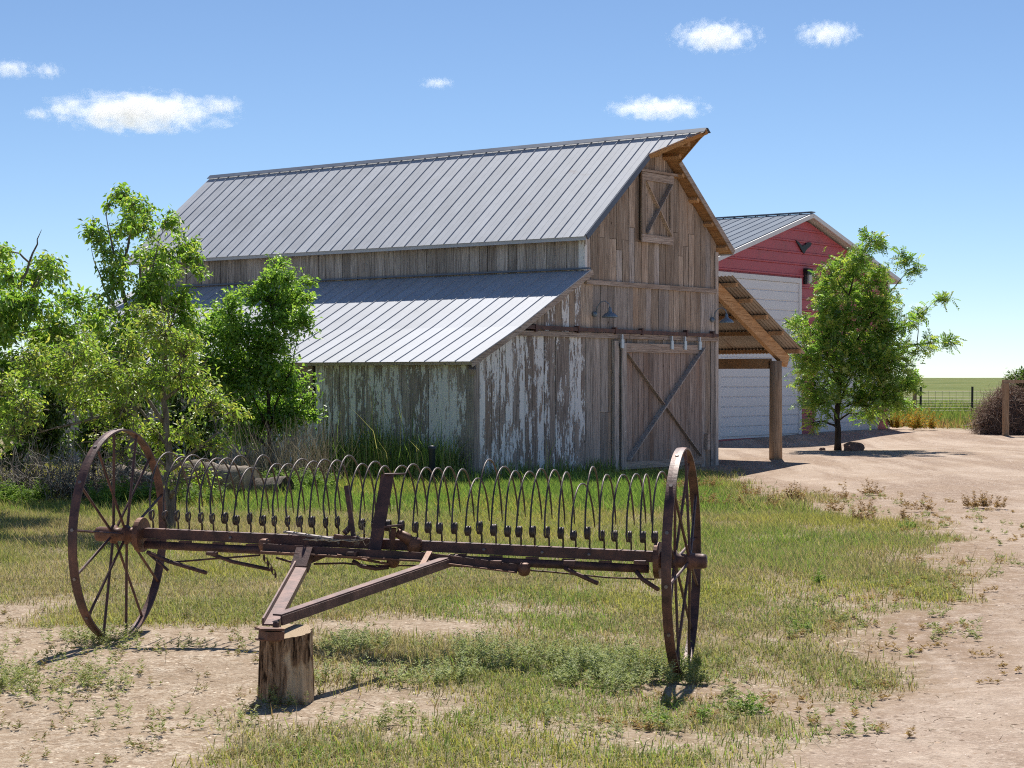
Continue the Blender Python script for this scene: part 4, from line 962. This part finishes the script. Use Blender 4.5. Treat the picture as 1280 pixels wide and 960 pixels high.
# ================================================================ twig masses
def twigs(name, starts, dirs, lens, rad, curl, rg, cols, parent=None, segs=5):
    """triangular-section curved twigs as one mesh"""
    n = len(starts); P = np.empty((n, segs+1, 3)); P[:, 0] = starts; d = unit(dirs); step = (lens/segs)[:, None]
    for i in range(segs):
        d = unit(d+rg.normal(size=(n, 3))*curl); P[:, i+1] = P[:, i]+d*step
    dd = unit(np.diff(P, axis=1, append=P[:, -1:]+(P[:, -1:]-P[:, -2:-1])))
    ref = np.array([.3, .5, .81]); S = unit(np.cross(dd, ref)); T = np.cross(dd, S)
    taper = np.linspace(1, .35, segs+1)[None, :, None]*np.asarray(rad).reshape(-1, 1, 1)
    V = np.stack([P+(S*math.cos(a)+T*math.sin(a))*taper for a in (0, 2.094, 4.189)], 2)   # n, segs+1, 3, 3
    base = (np.arange(n)*(segs+1)*3)[:, None]; q = []
    for i in range(segs):
        for k in range(3):
            a = i*3+k; b = i*3+(k+1) % 3; q.append([a, b, b+3, a+3])
    q = np.array(q); loops = (base[:, :, None]+q[None]).reshape(-1)
    me = npmesh(name, V.reshape(-1, 3), loops, np.full(n*len(q), 4), M_COL, np.repeat(cols, (segs+1)*3, 0)); return link(name, me, parent)
rg = np.random.default_rng(41)
p = at(1266, 543, 57.6); z0 = zg1(p.x, p.y)
pile = thing('brush_pile', 'rounded heap of dry brown tumbleweeds behind the wooden post', 'brush pile', (p.x, p.y, z0))
n = 5200; th = rg.uniform(0, 2*PI, n); ph_ = np.arccos(rg.uniform(0, 1, n)); rr_ = rg.uniform(.35, 1, n)**.6
S_ = np.stack([np.cos(th)*np.sin(ph_)*1.18, np.sin(th)*np.sin(ph_)*1.0, np.cos(ph_)*1.45], 1)*rr_[:, None]*(1+.10*np.sin(th*3+ph_*4))[:, None]
D_ = unit(np.cross(S_+1e-3, rg.normal(size=(n, 3)))+S_*.25)
cb = np.array([(.26,.175,.135),(.34,.245,.19),(.19,.12,.095),(.42,.33,.27)])[rg.integers(0, 4, n)]
o = twigs('dry_twigs', S_, D_, rg.uniform(.25, .7, n), rg.uniform(.006, .012, n), .45, rg, cb, pile); o['kind'] = 'stuff'
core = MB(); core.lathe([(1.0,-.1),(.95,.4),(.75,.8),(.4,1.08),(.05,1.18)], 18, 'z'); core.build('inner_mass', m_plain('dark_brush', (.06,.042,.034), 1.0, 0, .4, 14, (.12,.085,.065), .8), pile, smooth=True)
def brush(label, boxes, n, cols, seed, ln=(.3,.8), r=(.004,.009), upb=.6, curl=.3, name='dry_brush'):
    g = np.random.default_rng(seed); S = []; 
    for (px, D, wx, wy, hz, wt) in boxes:
        k = int(n*wt); x = (px-640)/F*D+g.normal(size=k)*wx; y = D+g.normal(size=k)*wy; S.append(np.stack([x, y, zg(x, y)+g.random(k)*hz], 1))
    S = np.concatenate(S); k = len(S); d = g.normal(size=(k, 3)); d[:, 2] = np.abs(d[:, 2])+upb
    o = twigs(name, S, d, g.uniform(*ln, k), g.uniform(*r, k), curl, g, np.array(cols)[g.integers(0, len(cols), k)]); tag(o, label, 'brush', None, 'stuff'); return o
GREYS = [(.20,.17,.15),(.30,.26,.23),(.13,.105,.09),(.38,.34,.29)]
brush('tangle of dead grey branches and weeds under the left trees', [(20,26.2,.5,.4,.35,.25),(75,26.0,.45,.4,.3,.25),(125,26.4,.5,.4,.3,.25),(170,27,.5,.4,.25,.15),(-40,26,.6,.5,.3,.2)], 900, GREYS, 51, (.3,.9), (.004,.010), .5, .35)
brush('tall dry stalks at the shaded foot of the wall bush', [(310,29.2,.35,.4,.1,.4),(350,29.4,.35,.4,.1,.4),(385,30.2,.3,.3,.2,.5)], 330, [(.30,.25,.17),(.40,.34,.24),(.22,.18,.13)], 53, (.5,1.15), (.004,.009), 2.2, .10, 'dry_stalks')

# ================================================================ grass
def in_view(x, y, m=1.2): return np.abs(x) < .29*y+m
def lush(x, y):
    """0 dry olive .. 1 lush green"""
    n = fbm(x*.5, y*.35, 71); l = sstep(22, 26, y+(n-.5)*4)*sstep(-6.0, -3.4, x)*sstep(4.0, 2.2, x)
    l = np.maximum(l, .55*gauss(x, y, 3.0, 20, 1.0, .7)); l = np.maximum(l, .6*gauss(x, y, .75, 10.7, .5, .7)); l = np.maximum(l, .5*gauss(x, y, 2.6, 14.4, .6, .8))
    l = np.maximum(l, .35*sstep(.55, .75, n)); return l
def blade_set(name, n, xr, yr, hr, wr, rg, segs=2, cover=grass_cover, label=None, pw=1.0, hscale=None, colf=None, minc=.0, lean=.45):
    x = rg.uniform(*xr, n); y = yr[0]+(yr[1]-yr[0])*rg.random(n)
    c = cover(x, y); keep = (rg.random(n) < np.clip(c, 0, 1)**pw) & in_view(x, y) & ~in_barn(x, y) & (c > minc)
    x, y, c = x[keep], y[keep], c[keep]; n = len(x)
    patch = fbm(x*1.7, y*1.7, 81); h = rg.uniform(*hr, n)*(.55+.9*patch); tall = rg.random(n) < .035; h[tall] *= 2.1
    if hscale is not None: h *= hscale(x, y)
    wd = rg.uniform(*wr, n); a = rg.uniform(0, 2*PI, n); ln_ = rg.random(n)**.8*lean*2
    d = np.stack([np.cos(a), np.sin(a), np.zeros(n)], 1); s = np.stack([-np.sin(a+.6), np.cos(a+.6), np.zeros(n)], 1)
    B = np.stack([x, y, zg(x, y)-.005], 1); up = np.array([0,0,1.0])
    col = colf(x, y, rg, n)
    if segs == 1:
        V = np.empty((n, 3, 3)); V[:, 0] = B-s*wd[:, None]*.5; V[:, 1] = B+s*wd[:, None]*.5; V[:, 2] = B+up*h[:, None]+d*(h*ln_)[:, None]
        loops = np.arange(3*n); sizes = np.full(n, 3); cols = np.repeat(col, 3, 0)
    else:
        V = np.empty((n, 5, 3)); V[:, 0] = B-s*wd[:, None]*.5; V[:, 1] = B+s*wd[:, None]*.5
        M_ = B+up*(h*.6)[:, None]+d*(h*ln_*.3)[:, None]; V[:, 2] = M_+s*wd[:, None]*.38; V[:, 3] = M_-s*wd[:, None]*.38; V[:, 4] = B+up*(h*(1-.25*ln_))[:, None]+d*(h*ln_)[:, None]
        b = (np.arange(n)*5)[:, None]; loops = np.concatenate([b, b+1, b+2, b+3, b+3, b+2, b+4], 1).ravel(); sizes = np.tile([4, 3], n); cols = np.repeat(col, 5, 0)
    me = npmesh(name, V.reshape(-1, 3), loops, sizes, M_GRASS, cols); return tag(link(name, me), label, 'grass', None, 'stuff')
C_DRY = np.array([(.40,.32,.19),(.34,.27,.14),(.46,.38,.24)]); C_OLV = np.array([(.315,.315,.10),(.255,.29,.08),(.38,.35,.14),(.21,.255,.075)]); C_LUSH = np.array([(.20,.31,.06),(.26,.36,.08),(.15,.25,.05)]); C_GREY = np.array([(.36,.40,.19),(.29,.35,.15),(.44,.46,.25)])
def turf_col(x, y, rg, n):
    l = lush(x, y); d = fbm(x*.8, y*.6, 91)
    c = C_OLV[rg.integers(0, 4, n)].copy(); dry = rg.random(n) < np.clip(.32+1.9*(d-.45), .12, .85)*(1-l)
    c[dry] = C_DRY[rg.integers(0, 3, dry.sum())]; lu = rg.random(n) < l; c[lu] = C_LUSH[rg.integers(0, 3, lu.sum())]
    ye = rg.random(n) < .5*sstep(.5, .68, fbm(x*.45, y*.4, 113)); c[ye] = np.array((.40,.37,.10))
    return c*(.7+.75*rg.random((n, 1)))
rg = np.random.default_rng(61)
blade_set('near_grass', 420000, (-4.6, 4.8), (7.6, 16), (.018,.075), (.0035,.007), rg, 2, lean=.8, label='short olive and dry grass around the rake', colf=turf_col, pw=1.3)
blade_set('middle_grass', 330000, (-8, 7), (16, 24), (.025,.085), (.005,.010), rg, 1, lean=.7, label='mown patchy grass behind the rake', colf=turf_col)
blade_set('far_grass', 300000, (-11, 7), (24, 36), (.05,.13), (.009,.016), rg, 1, lean=.6, label='greener grass reaching the barn wall', colf=turf_col)
# tall tufts against the lean-to wall
def tall_cover(x, y):
    u = (x+.651)*.608+(y-31.2)*.794; v = -(x+.651)*.794+(y-31.2)*.608
    side = sstep(-1.5, -.25, u)*(u < -.03)*sstep(-.6, .3, v)*sstep(3.6, 2.4, v); fr = sstep(-.5, -.1, v)*(v < -.04)*sstep(-.2, .2, u)*sstep(4.4, 3.6, u)*.5
    return np.maximum(side, fr)
def tall_col(x, y, rg, n):
    c = C_LUSH[rg.integers(0, 3, n)]; m = rg.random(n) < .25; c[m] = np.array((.45,.42,.18)); return c*(.7+.5*rg.random((n, 1)))
def tall_h(x, y):
    v = -(x+.651)*.794+(y-31.2)*.608; return np.where(v > .1, 1.0, .38)
blade_set('tall_grass', 60000, (-6, 3), (28.5, 35.5), (.3,.95), (.012,.022), rg, 2, tall_cover, 'tall green tufts along the peeling wall', 1.0, tall_h, tall_col, .02, .25)
# dry fringe where the turf meets the drive, and along the field edge
def fringe(x, y):
    c = grass_cover(x, y); return np.clip(1-np.abs(c-.35)/.35, 0, 1)*sstep(9, 10, y)*.8
def dry_col(x, y, rg, n): return C_DRY[rg.integers(0, 3, n)]*np.array((1., .86, .74))*(.6+.5*rg.random((n, 1)))
blade_set('dry_fringe', 60000, (-4.6, 7), (9, 36), (.03,.10), (.005,.010), rg, 1, fringe, 'dry straw coloured fringe at the edge of the gravel', 1.0, None, dry_col, .05)
def field_cover(x, y): return field_mask(x, y)*(1-.85*sstep(60, 110, y))*(.4+.6*fbm(x*.4, y*.4, 14))
def field_col(x, y, rg, n):
    l = sstep(2, 9, y-np.interp(x, [2, 12, 16, 40], [68, 68, 61, 59])); c = np.where(rg.random((n, 1)) < .25+.7*l[:, None], C_OLV[rg.integers(0, 4, n)]*np.array((.8,.95,.7)), C_DRY[rg.integers(0, 3, n)]*np.array((.95,.78,.6))); return c*(.75+.5*rg.random((n, 1)))
blade_set('pasture_grass', 170000, (9, 30), (58, 125), (.12,.34), (.03,.06), rg, 1, field_cover, 'pasture grass beyond the gravel yard', 1.0, None, field_col, .02)
# broad weeds
def weed_clumps(name, label, spots, rg, cols, hr, stems, leafl):
    C = []; D = []; Nn = []; Ls = []; K = []; SS = []; SD = []; SL = []
    for (x, y, r) in spots:
        for s in range(max(3, int(stems*(r/.12)**1.5))):
            a = rg.uniform(0, 2*PI); q = rg.random()**.6*r; bx, by = x+q*math.cos(a), y+q*math.sin(a); h = rg.uniform(*hr)*(1.1-.45*q/r)
            d = np.array([math.cos(a)*q/r*.55+rg.normal()*.12, math.sin(a)*q/r*.55+rg.normal()*.12, 1.0]); d /= np.linalg.norm(d)
            b = np.array([bx, by, zg1(bx, by)]); n = int(12+h*110); t = rg.random(n)*.9+.12
            C.append(b+d*(h*t)[:, None]); an = rg.uniform(0, 2*PI, n); D.append(unit(np.stack([np.cos(an), np.sin(an), rg.uniform(.15,.9,n)], 1))); Nn.append(unit(rg.normal(size=(n,3))*.4+np.array([0,0,1]))); Ls.append(leafl*(1.25-.6*t)*(.7+.6*rg.random(n))); K.append(cols[rg.integers(0, len(cols), n)]*(.75+.5*rg.random((n,1))))
    C, D, Nn, Ls, K = map(np.concatenate, (C, D, Nn, Ls, K))
    o = leaf_mesh(name, C, D, Nn, Ls, Ls*.28, K, M_GRASS); tag(o, label, 'weeds', None, 'stuff')
sp = []
g = np.random.default_rng(77)
while len(sp) < 84:
    x = g.uniform(-1.15, 1.05); y = g.uniform(10.5, 12.0); 
    yy = 11.6+.25*math.sin(x*2.3)-.35*(x > .2)
    if abs(y-yy) < .75*(.4+fbm(np.array([x*2]), np.array([y*2]), 5)[0]) and fbm(np.array([x*1.8]), np.array([y*1.8]), 66)[0] > .46: sp.append((x, y, g.uniform(.06,.15)))
weed_clumps('grey_weeds', 'grey green leafy weeds on the sandy ground below the rake', sp, g, C_GREY, (.08,.20), 9, .030)
sp = [(g.uniform(-3.4,-1.2), g.uniform(9.0,13.0), g.uniform(.03,.08)) for _ in range(60)]+[(-2.65+g.normal()*.25, 10.35+g.normal()*.35, g.uniform(.06,.13)) for _ in range(34)]+[(-2.75+g.normal()*.12, 12.15+g.normal()*.2, g.uniform(.05,.12)) for _ in range(22)]+[(-1.25+g.normal()*.07, 9.88, .06) for _ in range(4)]+[(1.05+g.normal()*.14, 11.2+g.normal()*.3, g.uniform(.05,.12)) for _ in range(34)]+[(g.uniform(-.9,.9), g.uniform(9.1,9.7), g.uniform(.04,.1)) for _ in range(34)]
weed_clumps('sandy_weeds', 'small scattered weeds on the bare sand around the stump and wheels', sp, g, np.concatenate([C_GREY, C_OLV*1.05]), (.05,.15), 8, .026)
sp = [(1.30, 9.98, .11), (1.0, 9.75, .05), (2.05, 13.0, .06), (2.6, 15.5, .07), (4.6, 21.3, .10), (.75, 9.5, .06)]
weed_clumps('green_weeds', 'leafy green weed clumps beside the gravel at lower right', sp, g, C_LUSH, (.06,.14), 20, .038)
sp = [(-7.2+g.normal()*.7, 25.4+g.normal()*.3, g.uniform(.12,.3)) for _ in range(26)]+[(-5.2+g.normal()*.6, 25.2+g.normal()*.25, g.uniform(.1,.22)) for _ in range(16)]+[(-3.9+g.normal()*.5, 28.6+g.normal()*.4, g.uniform(.15,.3)) for _ in range(16)]
weed_clumps('shade_weeds', 'fresh green weeds growing along the fallen logs', sp, g, C_LUSH, (.15,.38), 9, .07)
sp = [(4.0+g.normal()*.9, 24.5+g.normal()*1.2, g.uniform(.08,.18)) for _ in range(14)]+[(6.2, 24.6, .2), (6.35, 24.4, .15), (2.6,28.5,.2), (3.1,29,.18)]
weed_clumps('dry_weeds', 'brown dry weeds along the far edge of the gravel', sp, g, C_DRY*np.array((.8,.62,.5)), (.10,.30), 10, .05)

weed_clumps('yellow_flowers', 'small yellow orange flowers right of the tree by the shed', [(13.3+g.normal()*.3, 61.5+g.normal()*.5, g.uniform(.1,.25)) for _ in range(4)], g, np.array([(.6,.38,.04),(.5,.22,.03),(.2,.3,.06)]), (.4,.9), 9, .09)
def edge_spots(n, lo, hi, r):
    o = []
    while len(o) < n:
        y = 9.3+21*g.random()**1.4; x = float(bound(y))+g.uniform(lo, hi)
        if fbm(np.array([x*1.1]), np.array([y*.7]), 5)[0] > .42: o.append((x, y, g.uniform(*r)))
    return o
weed_clumps('dead_tufts', 'dead brown tufts thinning out across the gravel edge', edge_spots(150, -.5, 1.9, (.03,.10)), g, C_DRY*np.array((1.,.84,.68)), (.02,.07), 9, .03)
weed_clumps('edge_weeds', 'sparse olive weeds thinning out across the gravel edge', edge_spots(110, -.6, 1.1, (.03,.10)), g, np.concatenate([C_OLV, C_GREY]), (.03,.10), 9, .032)
weed_clumps('sand_seedlings', 'tiny brown seedlings dotted over the bare sand', [(g.uniform(-4.2,-.9), 8.3+5.6*g.random(), g.uniform(.02,.05)) for _ in range(230)], g, np.concatenate([C_DRY*np.array((.7,.55,.42)), C_OLV*.9]), (.02,.08), 7, .022)
# ================================================================ pebbles and litter
def pebbles(name, label, n, xr, yr, size, cover, rg, cols):
    x = rg.uniform(*xr, n); y = yr[0]+(yr[1]-yr[0])*rg.random(n)**1.3; keep = (rg.random(n) < cover(x, y)) & in_view(x, y) & ~in_barn(x, y); x, y = x[keep], y[keep]; n = len(x)
    s = size[0]*(size[1]/size[0])**(rg.random(n)**2.2); base = np.array([(1,0,0),(0,1,0),(-1,0,0),(0,-1,0),(0,0,.26)], float)
    V = base[None]*(.7+.6*rg.random((n, 5, 1)))*s[:, None, None]; a = rg.uniform(0, 2*PI, n); ca, sa = np.cos(a)[:, None], np.sin(a)[:, None]
    V = np.stack([V[..., 0]*ca-V[..., 1]*sa, V[..., 0]*sa+V[..., 1]*ca, V[..., 2]], 2)+np.stack([x, y, zg(x, y)-.001], 1)[:, None]
    f = np.array([0,1,4,1,2,4,2,3,4,3,0,4]); loops = ((np.arange(n)*5)[:, None]+f[None]).ravel()
    me = npmesh(name, V.reshape(-1, 3), loops, np.full(n*4, 3), M_PEB, np.repeat(cols[rg.integers(0, len(cols), n)]*(.7+.6*rg.random((n, 1))), 5, 0)); tag(link(name, me), label, 'pebbles', None, 'stuff')
CP = np.array([(.50,.385,.30),(.54,.44,.36),(.40,.295,.225),(.52,.42,.345),(.26,.185,.14)])
pebbles('gravel', 'loose pinkish gravel on the drive', 170000, (0, 17), (7.8, 58), (.0035,.015), grav_mask, rg, CP)
pebbles('clods', 'small clods and stones on the sandy ground', 60000, (-4.6, 3), (7.8, 15), (.003,.015), lambda x, y: (1-grass_cover(x, y))*(1-grav_mask(x, y)), rg, np.array([(.50,.40,.30),(.56,.46,.355),(.36,.27,.19)]))
def debris_cover(x, y):
    e = sstep(-2.0, -.3, bound(y)-x)*sstep(1.2, .2, bound(y)-x)*sstep(.40, .62, fbm(x*1.3, y*.9, 57)); return np.clip(e*.9+.12*grav_mask(x, y)*sstep(.45, .6, fbm(x*.8, y*.6, 58)), 0, 1)
pebbles('debris', 'dark bark bits and clods littering the gravel edge', 60000, (0, 12), (7.8, 32), (.006,.024), debris_cover, rg, np.array([(.20,.14,.10),(.28,.20,.145),(.14,.10,.075),(.38,.28,.20)]))
n = 1500; x = rg.uniform(-4, 2.6, n); y = rg.uniform(8.7, 17, n); dv = rg.normal(size=(n, 3)); dv[:, 2] *= .15
o = twigs('straw_litter', np.stack([x, y, zg(x, y)+.006], 1), dv, rg.uniform(.03,.16,n), rg.uniform(.0012,.0026,n), .15, rg, np.array([(.40,.31,.2),(.5,.42,.3),(.24,.17,.11)])[rg.integers(0,3,n)], segs=3); tag(o, 'scattered straw and small twigs on the ground', 'litter', None, 'stuff')

# ================================================================ clouds (volumes)
def m_cloud():
    t = NT('cloud_vapour'); tc = t.n('ShaderNodeTexCoord'); P = tc.outputs['Object']
    ln = t.n('ShaderNodeVectorMath', operation='LENGTH'); t.l(P, ln.inputs[0])
    mp = t.n('ShaderNodeMapping'); t.l(P, mp.inputs[0]); mp.inputs['Scale'].default_value = (3.0, 1.6, 1.0)
    oi = t.n('ShaderNodeObjectInfo'); ad = t.n('ShaderNodeVectorMath', operation='ADD'); mu = t.math('MULTIPLY', oi.outputs['Random'], 40.0)
    t.l(mp.outputs[0], ad.inputs[0]); t.l(mu, ad.inputs[1])
    n = t.noise(ad.outputs[0], 1.7, 8, .68)
    d = t.math('SUBTRACT', t.math('ADD', t.math('SUBTRACT', 1.0, ln.outputs['Value']), t.math('MULTIPLY', n, 2.7)), 1.62)
    d = t.math('MULTIPLY', t.math('MAXIMUM', d, 0.0), .045)
    v = t.n('ShaderNodeVolumePrincipled'); v.inputs['Color'].default_value = (.99,.99,1,1); v.inputs['Anisotropy'].default_value = .55; t.l(d, v.inputs['Density'])
    t.l(v.outputs[0], t.out.inputs['Volume']); return t.m
M_CLOUD = m_cloud(); M_CLOUD.cycles.volume_sampling = 'DISTANCE'
import bmesh
bm = bmesh.new(); bmesh.ops.create_icosphere(bm, subdivisions=3, radius=1.0)
cme = bpy.data.meshes.new('cloud'); bm.to_mesh(cme); bm.free(); cme.materials.append(M_CLOUD)
CD = 3000.0
for px, py, hw, hh, lab in ((174,140,126,29,'largest white cloud, long and flat based, above the left end of the barn'),
    (282,132,26,15,'thin wisp trailing off the right end of the largest cloud'), (48,142,22,10,'small wisp left of the largest cloud'),
    (12,86,36,14,'white cloud cut by the left edge of the sky'), (60,88,22,13,'small puff just right of the cloud at the left edge'),
    (547,104,24,9,'faint little cloud high above the middle of the barn roof'), (823,135,68,18,'flat white cloud just above the hooded gable peak'),
    (893,46,62,24,'bright cloud at the top of the sky above the gable'), (1035,42,44,20,'cloud at the top of the sky right of the gable'), (1149,382,18,7,'tiny low cloud above the pasture right of the tree beside the red shed')):
    p = at(px, py, CD); k = CD/F
    o = link('cloud', cme, None, p, (0,0,0), (hw*k*1.1, hw*k*.8, hh*k*1.0)); tag(o, lab, 'cloud', 'small fair weather clouds')
